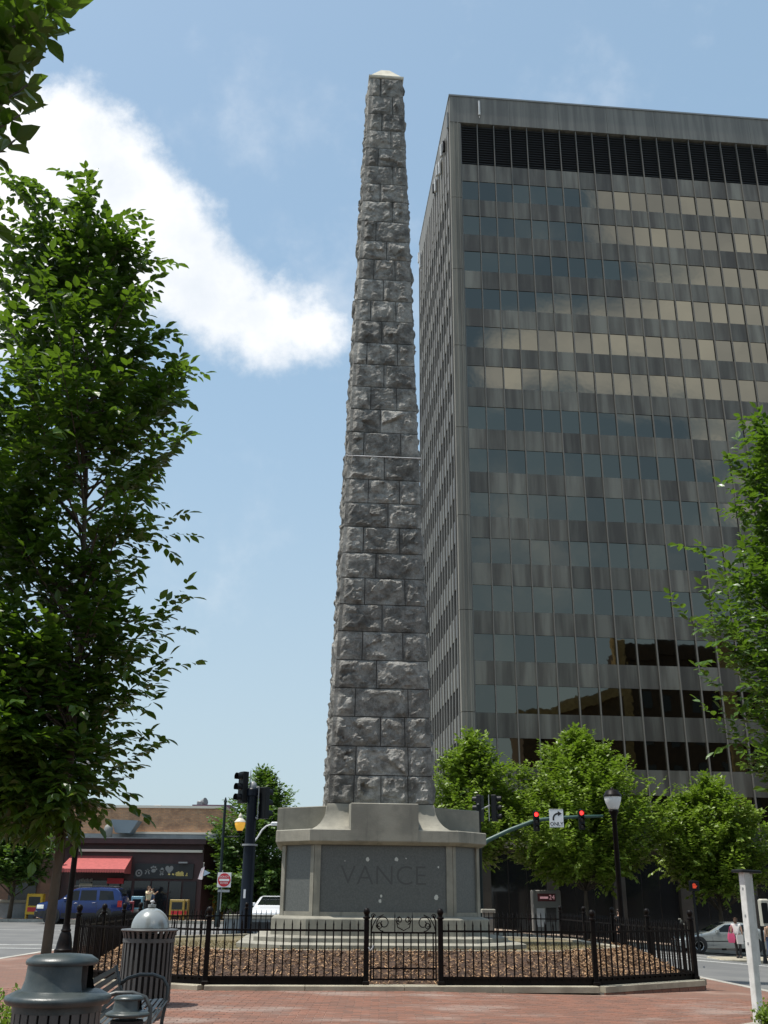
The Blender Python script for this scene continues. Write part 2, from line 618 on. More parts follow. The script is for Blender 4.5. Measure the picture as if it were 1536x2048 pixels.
# ------------------------------------------------------------------ monument
MC = Vector((-.09, 21.28, 0))
MA = radians(4.5)
def octo(hx, hy, c):
    return [(-hx+c,-hy),(hx-c,-hy),(hx,-hy+c),(hx,hy-c),(hx-c,hy),(-hx+c,hy),(-hx,hy-c),(-hx,-hy+c)]
def poly_rot(P):
    return [(MC.x + x*cos(MA) - y*sin(MA), MC.y + x*sin(MA) + y*cos(MA)) for x, y in P]

mon = thing('obelisk_monument', 'tall tapering obelisk of rough grey granite blocks on an inscribed octagonal pedestal', 'monument', (MC.x, MC.y, .30), MA)
ML = lambda z: z - .30
def ring_oct(mb, hs, c, z0, z1, b=.012, d=None):
    mb.rings([[(x, y, ML(z0)) for x, y in octo(hs, hs, c)], [(x, y, ML(z1-(d or b))) for x, y in octo(hs, hs, c)], [(x, y, ML(z1)) for x, y in octo(hs-b, hs-b, c-b*.5)]])
mb = MB(); ring_oct(mb, 2.66, .8, .30, .50, .10, .03); mb.build('lower_step', MATS['limestone'], mon)
mb = MB(); ring_oct(mb, 2.36, .72, .452, .60, .10, .03); mb.build('upper_step', MATS['limestone'], mon)
mb = MB()
mb.rings([[(x, y, ML(z)) for x, y in octo(h, h, c)] for h, c, z in ((2.06,.64,.562),(2.06,.64,.87),(2.055,.638,.885),(1.93,.595,.925))])
mb.build('base_course', MATS['limestone'], mon)
mb = MB(); ring_oct(mb, 1.87, .585, .922, 2.17); mb.build('pedestal_body', MATS['limestone'], mon)
# panels and corner strips on the eight faces
OC = octo(1.87, 1.87, .585)
for i in range(8):
    a, b = Vector((*OC[i], 0)), Vector((*OC[(i+1) % 8], 0))
    t = (b - a).normalized(); nrm = Vector((t.y, -t.x, 0)); L = (b - a).length
    Mf = Matrix(((t.x, -nrm.x, 0, a.x), (t.y, -nrm.y, 0, a.y), (0, 0, 1, 0), (0, 0, 0, 1)))
    wst = .105 if L > 1.5 else .075
    for s in (0, 1):
        q = MB()
        x0, x1 = (-.012, wst) if s == 0 else (L - wst, L + .012)
        q.box(x0, x1, -.045, .02, ML(.925), ML(2.165), Mf)
        q.build('corner_strip', MATS['limestone'], mon)
    q = MB(); q.box(wst + .002, L - wst - .002, -.036, .02, ML(.925), ML(1.0), Mf); q.build('panel_sill', MATS['limestone'], mon)
    q = MB(); q.box(wst + .002, L - wst - .002, -.012, .02, ML(1.002), ML(2.165), Mf)
    q.build('panel', MATS['polished_granite'], mon)
    if i == 0:
        front_M = Mf
        LW = L
sc_ = front_M @ T((LW/2, -.0125, ML(1.62)))
text_mesh('lettering', 'VANCE', .49, MATS['engraving'], mon, sc_ @ Matrix.Scale(1.02, 4, (1, 0, 0)) @ FRONT, .001, -.006)
for k, (px, py, s) in enumerate([(735,1719,.04),(793,1719,.042),(877,1734,.022),(762,1792,.028),(873,1795,.05),(760,1802,.035),(690,1722,.012),(812,1717,.016)]):
    p = at(px, py, 19.4)
    lx = (p.x - MC.x) / cos(MA) + LW/2 - .147
    q = MB()
    n = 7
    q.rings([[(lx + s*(.6+.55*rng.random())*cos(2*pi*j/n)*.85, zz, ML(p.z) + s*(.6+.55*rng.random())*sin(2*pi*j/n)) for j in range(n)] for zz in (-.0128, -.0145)], M=front_M)
    q.build('mortar_scar', MATS['scar'], mon)
# cornice
mb = MB()
mb.rings([[(x, y, ML(z)) for x, y in octo(h, h, c)] for h, c, z in ((1.90,.60,2.168),(1.96,.615,2.172),(2.03,.64,2.215),(2.045,.645,2.23),(2.045,.645,2.425),(2.03,.64,2.44))])
mb.build('cornice', MATS['limestone'], mon)
# four blocks on the sides and the concave sweep between them
for k in range(4):
    R = Matrix.Rotation(k * pi / 2, 4, 'Z')
    mb = MB()
    wv = .64
    mb.rings([[(-wv,-2.05,ML(2.24)),(wv,-2.05,ML(2.24)),(wv,-.7,ML(2.24)),(-wv,-.7,ML(2.24))],
              [(-wv,-2.05,ML(2.905)),(wv,-2.05,ML(2.905)),(wv,-.7,ML(2.98)),(-wv,-.7,ML(2.98))],
              [(-wv+.012,-2.035,ML(2.918)),(wv-.012,-2.035,ML(2.918)),(wv-.012,-.7,ML(2.992)),(-wv+.012,-.7,ML(2.992))]], M=R)
    mb.build('buttress_block', MATS['limestone'], mon)
mb = MB()
prof = []
for i in range(11):
    a = i / 10 * pi / 2
    prof.append((1.075 + .46 * (1 - sin(a)), 2.44 + .52 * (1 - cos(a))))
prof = [(1.55, 2.436)] + prof + [(1.062, 2.985)]
mb.rings([[(s*x, s2*x, ML(z)) for s, s2 in ((-1,-1),(1,-1),(1,1),(-1,1))] for x, z in prof])
mb.build('concave_base', MATS['limestone'], mon, smooth=40)

# shaft: core of mortar and one rough stone after another
ZB, ZT, HB, HT = 2.99, 22.45, 1.055, .455
def half(z):
    return HB + (HT - HB) * (z - ZB) / (ZT - ZB)
mat('mortar', (.12, .115, .105), .9)
def granite_mat():
    mt = bpy.data.materials.new('rough_granite')
    mt.use_nodes = True
    t = NT(mt.node_tree)
    p = t.n('ShaderNodeBsdfPrincipled'); o = t.n('ShaderNodeOutputMaterial')
    t.l(p.outputs[0], o.inputs[0])
    g = t.n('ShaderNodeNewGeometry')
    pos = g.outputs['Position']
    rnd = t.n('ShaderNodeObjectInfo').outputs['Random']
    c = t.mix(t.ramp(t.noise(pos, 3.2, 6, .7), .33, .66), (.165, .158, .140), (.49, .47, .42))
    c = t.mix(t.m('MULTIPLY', t.ramp(t.noise(pos, 1.1, 3), .58, .76), .35), c, (.30, .245, .19))
    sp = t.n('ShaderNodeTexNoise'); sp.inputs['Scale'].default_value = 70; sp.inputs['Detail'].default_value = 3
    t.l(pos, sp.inputs['Vector'])
    c = t.mix(t.m('MULTIPLY', t.ramp(sp.outputs['Fac'], .52, .68), .45), c, (.07, .07, .065))
    hs = t.n('ShaderNodeHueSaturation')
    t.l(c, hs.inputs['Color'])
    t.put(hs.inputs['Value'], t.m('MULTIPLY_ADD', rnd, .62, .74))
    hs.inputs['Saturation'].default_value = .85
    t.l(hs.outputs[0], p.inputs['Base Color'])
    p.inputs['Roughness'].default_value = .9
    b = t.n('ShaderNodeBump'); b.inputs['Strength'].default_value = 1.0; b.inputs['Distance'].default_value = .095
    vo = t.n('ShaderNodeTexVoronoi'); vo.inputs['Scale'].default_value = 7
    t.l(pos, vo.inputs['Vector'])
    h = t.m('ADD', t.m('MULTIPLY', vo.outputs['Distance'], .55), t.m('ADD', t.noise(pos, 15, 8, .78), t.m('MULTIPLY', t.noise(pos, 38, 6, .75), .75)))
    t.l(h, b.inputs['Height']); t.l(b.outputs[0], p.inputs['Normal'])
    return mt
MATS['rough_granite'] = granite_mat()
core = MB()
core.rings([[(s*h, s2*h, ML(z)) for s, s2 in ((-1,-1),(1,-1),(1,1),(-1,1))] for h, z in ((HB-.04, ZB-.02), (HT-.04, ZT))])
core.build('shaft_core', MATS['mortar'], mon)

def vnoise(x, y, seed):
    """value noise, vectorised"""
    xi, yi = np.floor(x).astype(int), np.floor(y).astype(int)
    fx, fy = x - xi, y - yi
    fx, fy = fx*fx*(3-2*fx), fy*fy*(3-2*fy)
    def h(a, b):
        n = (a * 374761393 + b * 668265263 + seed * 974634777) & 0xffffffff
        n = ((n ^ (n >> 13)) * 1274126177) & 0xffffffff
        return ((n ^ (n >> 16)) & 0xffff) / 65535.0
    return (h(xi,yi)*(1-fx)+h(xi+1,yi)*fx)*(1-fy) + (h(xi,yi+1)*(1-fx)+h(xi+1,yi+1)*fx)*fy
def fbm(x, y, seed, oct=4):
    r, a, s = 0, .5, 1
    for o in range(oct):
        r = r + a * vnoise(x*s, y*s, seed + o * 17)
        a *= .52; s *= 2.03
    return r

def stone(fu0, fu1, z0, z1, res, seed, cl, cr, name='stone', R=None):
    """rock-faced block; FU are fractions of the half width, CL/CR say whether an end is a corner of the shaft"""
    rg = np.random.default_rng(seed)
    hm = half((z0 + z1) / 2)
    wid = (fu1 - fu0) * hm
    nu, nz = max(3, int(wid / res)), max(3, int((z1 - z0) / res))
    U, Z = np.meshgrid(np.linspace(0, 1, nu + 1), np.linspace(0, 1, nz + 1))
    U = U + np.where((U > 0) & (U < 1), (rg.random(U.shape) - .5) * .5 / nu, 0)
    Z = Z + np.where((Z > 0) & (Z < 1), (rg.random(Z.shape) - .5) * .5 / nz, 0)
    zz = z0 + .009 + (z1 - z0 - .018) * Z
    hh = HB + (HT - HB) * (zz - ZB) / (ZT - ZB)
    g0 = 0 if cl else .009
    g1 = 0 if cr else .009
    u0, u1 = fu0 * hh + g0, fu1 * hh - g1
    if cl: u0 = -(hh - .004)
    if cr: u1 = hh - .004
    uu = u0 + (u1 - u0) * U
    du0 = (uu - u0) - (.07 if cl else .012); du1 = (u1 - uu) - (.07 if cr else .012)
    dz0 = (zz - z0) - .016; dz1 = (z1 - zz) - .016
    edge = np.minimum(np.minimum(du0, du1), np.minimum(dz0, dz1))
    # edge falls away unevenly
    soft = .03 + .07 * vnoise(uu * 6, zz * 6, seed + 5)
    e = np.clip(edge / soft, 0, 1); e = e * e * (3 - 2 * e)
    # broken facets: nearest of a few tilted planes
    k = rg.integers(5, 10)
    cu, cz = u0.min() + rg.random(k) * (u1.max() - u0.min()), z0 + rg.random(k) * (z1 - z0)
    gh, gu, gz = rg.random(k) * .06, rg.normal(0, .20, k), rg.normal(.09, .24, k)
    D = (uu[..., None] - cu)**2 + 1.6 * (zz[..., None] - cz)**2
    idx = D.argmin(-1)
    big = rg.uniform(.35, 1.0)
    fac = big * (gh[idx] + gu[idx] * (uu - cu[idx]) + gz[idx] * (zz - cz[idx]))
    b = .022 + np.clip(fac, -.025, .07) + .075 * big * (fbm(uu * 4, zz * 5, seed) - .48) + .060 * (fbm(uu * 13, zz * 13, seed + 3) - .48)
    yy = -(hh + np.clip(b, -.012, .105) * e)
    n1, n2 = nz + 1, nu + 1
    v = list(zip(uu.ravel(), yy.ravel(), (zz - .30).ravel()))
    f = [(j*n2+i, j*n2+i+1, (j+1)*n2+i+1, (j+1)*n2+i) for j in range(nz) for i in range(nu)]
    # sides run back into the core
    loop = [i for i in range(n2)] + [j*n2+nu for j in range(1, n1)] + [nz*n2+i for i in range(nu-1, -1, -1)] + [j*n2 for j in range(nz-1, 0, -1)]
    base = len(v)
    for q in loop:
        u_, y_, z_ = v[q]
        v.append((u_, -(half(z_ + .30) - .08), z_))
    L = len(loop)
    f += [(loop[(i+1) % L], loop[i], base + i, base + (i+1) % L) for i in range(L)]
    if R is not None:
        v = [tuple(R @ Vector(p)) for p in v]
    return mesh_obj(name, v, f, MATS['rough_granite'], mon)

NC = 32
# courses read off the photograph
ys_c = [1610,1551,1493,1434,1377,1321,1264,1210,1157,1107,1055,1007,960,912,866,820,775,730,687,643,602,560,520,483,444,404,369,333,297,262,229,193,158]
zc = []
for i, yv in enumerate(ys_c):
    Y = 20.23 + .6 * i / NC
    zc.append(at(755, yv, Y).z)
zc[0] = ZB; ZTOP = zc[-1]
lay3 = {1: (.28,.74), 3: (.27,.74)}
sd = 11
for i in range(NC):
    z0, z1 = zc[i], zc[i+1]
    for k in range(4):
        odd = (i + k) % 2 == 1
        wide = half(z0)
        if k == 0 and i == 0:
            cuts = [.24, .50, .76]
        elif k == 0 and i in (2,):
            cuts = [.49, .74]
        elif odd:
            cuts = [.26 + rng.uniform(-.05, .05), .74 + rng.uniform(-.05, .05)] if i < 23 else [.34 + rng.uniform(-.04, .06)]
        else:
            cuts = [.49 + rng.uniform(-.08, .08)] if i < 23 else [.66 + rng.uniform(-.06, .04)]
        cuts = [-1] + [2 * c - 1 for c in cuts] + [1]
        res = (.036 if k == 0 else .06 if k == 3 else .07 if k == 1 else .6)
        R = Matrix.Rotation(k * pi / 2, 4, 'Z')
        for j in range(len(cuts) - 1):
            sd += 1
            stone(cuts[j], cuts[j+1], z0, z1, res, sd, j == 0, j == len(cuts) - 2, R=R)
# capstone
mat('capstone', (.55, .52, .42), .8, var=(.42, .39, .31), vscale=3, world=True)
mb = MB()
hz = HT + .012
mb.rings([[(s*h, s2*h, ML(z)) for s, s2 in ((-1,-1),(1,-1),(1,1),(-1,1))] for h, z in ((hz, ZTOP+.004),(hz+.02, ZTOP+.03),(hz+.02, ZTOP+.09),(hz-.05, ZTOP+.16),(.12, ZTOP+.66),(.02, ZTOP+.76))])
mb.build('capstone', MATS['capstone'], mon)
# pale cable strapped across the shaft
zb = at(755, 913, 20.4).z
hb = half(zb) + .05
mb = MB()
for (p, q) in (((-hb,-hb),(hb,-hb)), ((-hb,-hb),(-hb,hb))):
    mb.tube([(p[0], p[1], ML(zb)), (q[0], q[1], ML(zb))], .012, 6)
mb.build('lightning_cable', MATS['white_metal'], mon)

# ------------------------------------------------------------------ bed round the monument: mulch bank, kerb ring, grass
FV = [(-2.86,-5.6),(2.86,-5.6),(4.88,-4.3),(4.88,4.3),(2.86,5.6),(-2.86,5.6),(-5.0,4.3),(-5.0,-4.3)]
RV = [(-2.8,-3.65),(2.8,-3.65),(4.55,-1.95),(4.55,1.95),(2.8,3.65),(-2.8,3.65),(-4.55,1.95),(-4.55,-1.95)]
PZ = .07                                   # top of the plinth
def dens(P, n):
    out = []
    for i in range(8):
        a, b = P[i], P[(i+1) % 8]
        for k in range(n):
            out.append((a[0]+(b[0]-a[0])*k/n, a[1]+(b[1]-a[1])*k/n))
    return out
fo, ri = dens([(x*.985, y*.985) for x, y in FV], 20), dens([(x*1.01, y*1.01) for x, y in RV], 20)
v, f = [], []
NR = 12
for k in range(NR + 1):
    t = k / NR
    for (a, b) in zip(fo, ri):
        x, y = a[0]+(b[0]-a[0])*t, a[1]+(b[1]-a[1])*t
        prof_ = PZ - .03 + .40 * (t ** .72)
        jit = .035 * (float(fbm(np.array([x*3.]), np.array([y*3.]), 3)[0]) - .5) * 2 if 0 < k < NR else 0
        v.append((x, y, prof_ + jit))
n = len(fo)
for k in range(NR):
    for i in range(n):
        j = (i + 1) % n
        f.append((k*n+i, k*n+j, (k+1)*n+j, (k+1)*n+i))
RotM = Matrix.Translation((MC.x, MC.y, 0)) @ Matrix.Rotation(MA, 4, 'Z')
bank = mesh_obj('mulch_bank', v, f, MATS['mulch_base'])
bank.matrix_world = RotM
tag(bank, kind='structure')
# wood chips over the bank
cv, cf = [], []
for _ in range(38000):
    i = rng.randrange(n); t = rng.random() ** .9
    j = (i + 1) % n
    s = rng.random()
    a = (fo[i][0]+(fo[j][0]-fo[i][0])*s, fo[i][1]+(fo[j][1]-fo[i][1])*s)
    b = (ri[i][0]+(ri[j][0]-ri[i][0])*s, ri[i][1]+(ri[j][1]-ri[i][1])*s)
    if (a[1] > 2.5 or (i % 2 and a[1] > -2)):
        continue
    x, y = a[0]+(b[0]-a[0])*t, a[1]+(b[1]-a[1])*t
    z = PZ - .03 + .40 * (t ** .72) + rng.uniform(.0, .03)
    L, Wd = rng.uniform(.022, .085), rng.uniform(.008, .022)
    E_ = Euler((rng.uniform(-.8, .8), rng.uniform(-.6, .6), rng.uniform(0, pi))).to_matrix()
    p = Vector((x, y, z))
    q = [p + E_ @ Vector(c) for c in ((-L/2,-Wd/2,0),(L/2,-Wd/2*.6,.004),(L/2*.9,Wd/2,0),(-L/2,Wd/2*.7,.003))]
    b0 = len(cv); cv += [tuple(c) for c in q]; cf.append((b0,b0+1,b0+2,b0+3))
chips = mesh_obj('wood_chips', cv, cf, MATS['mulch_chip'])
chips.matrix_world = RotM
tag(chips, 'brown shredded wood mulch spread over the bank inside the iron fence', 'mulch', kind='stuff')
# kerb ring
ring = tag(bpy.data.objects.new('bed_edging', None), 'pale concrete edging ring round the grass at the monument foot', 'edging')
C.objects.link(ring); ring.matrix_world = RotM
for i in range(8):
    a, b = Vector((*RV[i], 0)), Vector((*RV[(i+1) % 8], 0))
    ia, ib = a * .955, b * .955
    k = 3
    for s in range(k):
        t0, t1 = (s + .004) / k, (s + .996) / k
        q = [a.lerp(b, t0), a.lerp(b, t1), ia.lerp(ib, t1), ia.lerp(ib, t0)]
        mb = MB(); mb.rings([[(c.x, c.y, .1) for c in q], [(c.x, c.y, .44) for c in q]]); mb.build('edging_stone', MATS['concrete'], ring)
mb = MB(); mb.prism([(x*.956, y*.956) for x, y in RV], .1, .40)
lawn = mb.build('lawn', MATS['dry_grass']); lawn.matrix_world = RotM; tag(lawn, kind='structure')
# short blades
gv, gf = [], []
for _ in range(9000):
    x, y = rng.uniform(-4.3, 4.3), rng.uniform(-3.4, .5)
    if abs(x) < 2.6 and abs(y) < 2.6 or abs(x) + abs(y) > 6.1: continue
    h = rng.uniform(.02, .06); a = rng.uniform(0, pi); w_ = .006
    b0 = len(gv)
    gv += [(x-w_*cos(a), y-w_*sin(a), .40), (x+w_*cos(a), y+w_*sin(a), .40), (x+rng.uniform(-.02,.02), y+rng.uniform(-.02,.02), .40+h)]
    gf.append((b0, b0+1, b0+2))
mat('grass_blade', (.21, .165, .075), .8, isl=.5)
gr = mesh_obj('grass', gv, gf, MATS['grass_blade']); gr.matrix_world = RotM
tag(gr, 'short dry grass inside the concrete ring at the monument', 'grass', kind='stuff')
# plinth under the fence: pale concrete cap, brick face at the low corner
plinth = tag(bpy.data.objects.new('fence_plinth', None), 'low concrete and brick plinth under the black iron fence', 'plinth')
C.objects.link(plinth); plinth.matrix_world = RotM
mat('plinth_brick', (.26, .12, .08), .85, var=(.19, .10, .075), vscale=5, obj=.15, world=True)
for i in range(8):
    a, b = Vector((*FV[i], 0)), Vector((*FV[(i+1) % 8], 0))
    t = (b - a).normalized(); nrm = Vector((t.y, -t.x, 0)); L = (b - a).length
    k = max(2, round(L / 1.3))
    for s in range(k):
        t0, t1 = (s + .003) / k, (s + .997) / k
        p, q = a.lerp(b, t0), a.lerp(b, t1)
        o1, i1 = nrm * .17, -nrm * .12
        Q = [p + o1, q + o1, q + i1, p + i1]
        mb = MB(); mb.rings([[(c.x, c.y, -.015) for c in Q], [(c.x, c.y, PZ-.008) for c in Q], [(c.x*.999, c.y*.999, PZ) for c in Q]])
        mb.build('coping', MATS['concrete'], plinth)
    if i in (1, 2):
        # brick courses below the coping where the ground falls away
        nb = int(L / .21)
        for c in range(3):
            for s in range(nb):
                p, q = a.lerp(b, (s + .02) / nb), a.lerp(b, (s + .98) / nb)
                wp = RotM @ (p + nrm * .16)
                ztop = -.02 - c * .07
                if ztop < G(wp.x, wp.y) - .02: continue
                Q = [p + nrm*.155, q + nrm*.155, q - nrm*.0, p - nrm*.0]
                mb = MB(); mb.rings([[(e.x, e.y, ztop-.062) for e in Q], [(e.x, e.y, ztop) for e in Q]])
                mb.build('brick', MATS['plinth_brick'], plinth)
        mb = MB(); Q = [a + nrm*.14, b + nrm*.14, b - nrm*.1, a - nrm*.1]
        mb.rings([[(e.x, e.y, -.4) for e in Q], [(e.x, e.y, -.018) for e in Q]]); mb.build('plinth_core', MATS['mortar'], plinth)

# ------------------------------------------------------------------ iron fence
fence = tag(bpy.data.objects.new('iron_fence', None), 'black wrought iron picket fence with ball topped posts round the monument bed', 'fence')
C.objects.link(fence); fence.matrix_world = RotM
IRON = MATS['black_iron']
PH = 1.02
pm = MB()
pm.bbox(-.036,.036,-.036,.036,0,PH-.14,.006)
pm.bbox(-.048,.048,-.048,.048,.0,.05,.006)
pm.lathe([(.03,PH-.14),(.055,PH-.13),(.055,PH-.11),(.034,PH-.10),(.034,PH-.075)],10)
post_me = shared(pm, 'post', IRON)
fm = MB(); fm.lathe([(.012,-.05),(.03,-.045),(.046,-.02),(.05,.002),(.044,.028),(.028,.046),(.008,.054)], 12)
fin_me = shared(fm, 'finial', IRON, True)
pk = MB()
pk.rings([[(r*cos(pi/4+j*pi/2), r*sin(pi/4+j*pi/2), z) for j in range(4)] for r, z in ((.0138,.06),(.0138,.79),(.017,.80),(.002,.87))])
pick_me = shared(pk, 'picket', IRON)
def posts_on(pts):
    for (x, y) in pts:
        o = rows('post', post_me, [T((x, y, PZ))], fence)[0]
        rows('finial', fin_me, [T((0, 0, PH - .035))], o)
def run(a, b, posts):
    a, b = Vector((*a, 0)), Vector((*b, 0))
    L = (b - a).length
    n = max(2, round(L / .124))
    t = (b - a).normalized(); ang = atan2(t.y, t.x)
    rows('picket', pick_me, [T((*a.lerp(b, i / n).xy, PZ)) @ Matrix.Rotation(ang, 4, 'Z') for i in range(1, n)], fence)
    MB().box(.03, L-.03, .014, .026, PZ-.02, PZ+.105, T(a) @ Matrix.Rotation(ang, 4, 'Z')).build('rail_shade_strip', IRON, fence)  # added black strip, stands in for the bottom rail and the shaded soil behind
    for z in (.10, .725):
        mb = MB()
        mb.box(.03, L-.03, -.012, .012, PZ+z-.014, PZ+z+.014, T(a) @ Matrix.Rotation(ang, 4, 'Z'))
        mb.build('rail', IRON, fence)
gx = .55
allposts = [(-2.86,-5.6),(-gx,-5.6),(gx,-5.6)] + FV[1:5] + FV[5:8] + [(4.88,0.0),(-5.0,0.0),(0,5.6),(4.88,-2.15),(-5.0,-2.15),(4.88,2.15),(-5.0,2.15)]
posts_on(allposts)
run((-2.86,-5.6), (-gx,-5.6), 0)
run((gx,-5.6), (2.86,-5.6), 0)
for (a, b) in ((FV[1],FV[2]), (FV[7],FV[0])): run(a, b, 0)
run(FV[2], FV[3], 0); run(FV[6], FV[7], 0)
run(FV[3], FV[4], 0); run(FV[5], FV[6], 0); run(FV[4], FV[5], 0)
# gate with scrollwork
gate = thing('fence_gate', 'black iron gate topped with curled scrollwork, chained shut between two fence posts', 'gate', RotM @ Vector((0, -5.6, PZ)), MA)
n = 8
rows('picket', shared(MB().box(-.009,.009,-.009,.009,.06,.70), 'gate_picket', IRON), [T((-gx+.11 + (2*gx-.22)*i/n, 0, 0)) for i in range(n+1)], gate)
for z in (.075, .22, .70):
    MB().box(-gx+.06, gx-.06, -.012, .012, z-.012, z+.012).build('rail', IRON, gate)
for x in (-gx+.07, gx-.07):
    MB().tube([(x,0,.05),(x,0,.70),(x-.0*x,0,.86),(x+.03*(1 if x<0 else -1),0,.93)], .012, 6).build('stile', IRON, gate)
def spiral(cx, cz, r0, r1, a0, turns, sx=1):
    k = 26
    return [(cx + sx*(r0+(r1-r0)*i/k)*cos(a0+turns*2*pi*i/k), 0, cz + (r0+(r1-r0)*i/k)*sin(a0+turns*2*pi*i/k)) for i in range(k+1)]
for s in (-1, 1):
    mb = MB()
    mb.tube([(s*.13,0,.71),(s*.13,0,.92),(s*.13,0,.985)], [.008,.008,.002], 5)
    mb.tube(spiral(s*.30, .83, .115, .03, -pi/2, 1.4, s), .008, 5)
    mb.tube(spiral(s*.36, .80, .05, .018, pi, 1.3, -s), .007, 5)
    mb.tube([(s*.48,0,.71),(s*.455,0,.80),(s*.40,0,.90),(s*.30,0,.945)], .008, 5)
    mb.tube(spiral(s*.455, .925, .035, .01, 0, 1.3, -s), .007, 5)
    mb.tube(spiral(s*.062, .87, .055, .014, -pi/2, 1.35, s), .008, 5)
    mb.tube([(0,0,.73),(s*.09,0,.775),(s*.10,0,.84),(s*.062,0,.925)], .008, 5)
    mb.build('scroll', IRON, gate)
mb = MB(); mb.tube([(-.52,-.03,.5),(-.49,-.05,.46),(-.46,-.045,.49),(-.45,-.03,.53)], .014, 6); mb.build('chain', MATS['grey_metal'], gate)
# ------------------------------------------------------------------ office tower
mat('tower_concrete', (.235, .22, .185), .8, var=(.15, .14, .12), vscale=.9, vdetail=6, stretch=(2.2, 2.2, .12), bump=.1, bscale=20)
mat('tower_fascia', (.20, .192, .17), .6, var=(.125, .12, .108), vscale=1.4, vdetail=6, stretch=(1.6, 1.6, .06))
mat('mullion', (.17, .162, .145), .5, metal=.2)
def spandrel_mat():
    mt = bpy.data.materials.new('spandrel')
    mt.use_nodes = True
    t = NT(mt.node_tree)
    p = t.n('ShaderNodeBsdfPrincipled'); o = t.n('ShaderNodeOutputMaterial')
    t.l(p.outputs[0], o.inputs[0])
    oi = t.n('ShaderNodeObjectInfo')
    pos = t.n('ShaderNodeNewGeometry').outputs['Position']
    rnd = oi.outputs['Random']
    # weathered metal sheets, each a little different, streaked downwards
    cmb = t.n('ShaderNodeCombineXYZ'); t.l(rnd, cmb.inputs[2])
    q = t.v('ADD', t.v('MULTIPLY', pos, (1.1, 1.1, .10)), t.v('SCALE', cmb.outputs[0], 40.0))
    st = t.ramp(t.noise(q, 1.0, 4, .55), .34, .68)
    c = t.mix(st, (.085, .072, .056), (.20, .185, .148))
    hs = t.n('ShaderNodeHueSaturation'); t.l(c, hs.inputs['Color'])
    t.put(hs.inputs['Value'], t.m('MULTIPLY_ADD', rnd, .62, .62))
    t.l(hs.outputs[0], p.inputs['Base Color'])
    p.inputs['Roughness'].default_value = .42
    p.inputs['Metallic'].default_value = .12
    b = t.n('ShaderNodeBump'); b.inputs['Strength'].default_value = .35; b.inputs['Distance'].default_value = .05
    t.l(t.noise(t.v('MULTIPLY', pos, (1, 1, .3)), 1.6, 2), b.inputs['Height']); t.l(b.outputs[0], p.inputs['Normal'])
    return mt
MATS['spandrel'] = spandrel_mat()
def glass_mat():
    mt = bpy.data.materials.new('mirror_glass')
    mt.use_nodes = True
    t = NT(mt.node_tree)
    p = t.n('ShaderNodeBsdfPrincipled'); o = t.n('ShaderNodeOutputMaterial')
    t.l(p.outputs[0], o.inputs[0])
    rnd = t.n('ShaderNodeObjectInfo').outputs['Random']
    c = t.mix(rnd, (.105, .104, .091), (.150, .144, .117))
    t.l(c, p.inputs['Base Color'])
    p.inputs['Metallic'].default_value = 1
    p.inputs['Roughness'].default_value = .02
    b = t.n('ShaderNodeBump'); b.inputs['Strength'].default_value = .05; b.inputs['Distance'].default_value = .05
    t.l(t.noise(t.n('ShaderNodeNewGeometry').outputs['Position'], .9, 2), b.inputs['Height']); t.l(b.outputs[0], p.inputs['Normal'])
    return mt
MATS['mirror_glass'] = glass_mat()
mat('louver', (.032, .034, .037), .6)
mat('soffit', (.05, .05, .048), .8)
TC = Vector((5.28, 65.0, 0))
tower = thing('office_tower', 'tall grey office tower with bands of mirrored windows and a dark louvred top storey', 'building', (TC.x, TC.y, -1.3), FA)
TZ = lambda z: z + 1.3
BAY, NB, X0 = 1.43, 20, .93
XE = X0 + NB * BAY
DEP = 20.7
FL = 3.51
ZW = [56.76 - FL * k for k in range(15)]          # window heads
WH = 1.86
mb = MB(); mb.box(.25, XE + .7, .35, DEP - .2, 0.0, TZ(65.2)); mb.build('core', MATS['soffit'], tower)
# windows and spandrels, one by one
me_w = shared(MB().box(0.035, BAY-.035, 0, .03, 0, WH), 'window_pane', MATS['mirror_glass'])
me_s = shared(MB().box(0.035, BAY-.035, 0, .05, .015, FL-WH-.015), 'spandrel_panel', MATS['spandrel'])
wm, smx = [], []
for k in range(15):
    for i in range(NB):
        x = X0 + i * BAY
        wm.append(T((x, .13, TZ(ZW[k] - WH))) @ Matrix.Rotation(rng.gauss(0, .0022), 4, 'X') @ Matrix.Rotation(rng.gauss(0, .0022), 4, 'Z'))
        if k < 14:
            smx.append(T((x, .085 + rng.uniform(-.008, .008), TZ(ZW[k+1]))) @ Matrix.Rotation(rng.gauss(0, .004), 4, 'Z'))
rows('window_pane', me_w, wm, tower)
rows('spandrel_panel', me_s, smx, tower)
me_s2 = shared(MB().box(0.035, BAY-.035, 0, .05, .015, 1.75), 'parapet_panel', MATS['spandrel'])
rows('spandrel_panel', me_s2, [T((X0 + i*BAY, .085, TZ(56.76))) for i in range(NB)], tower)
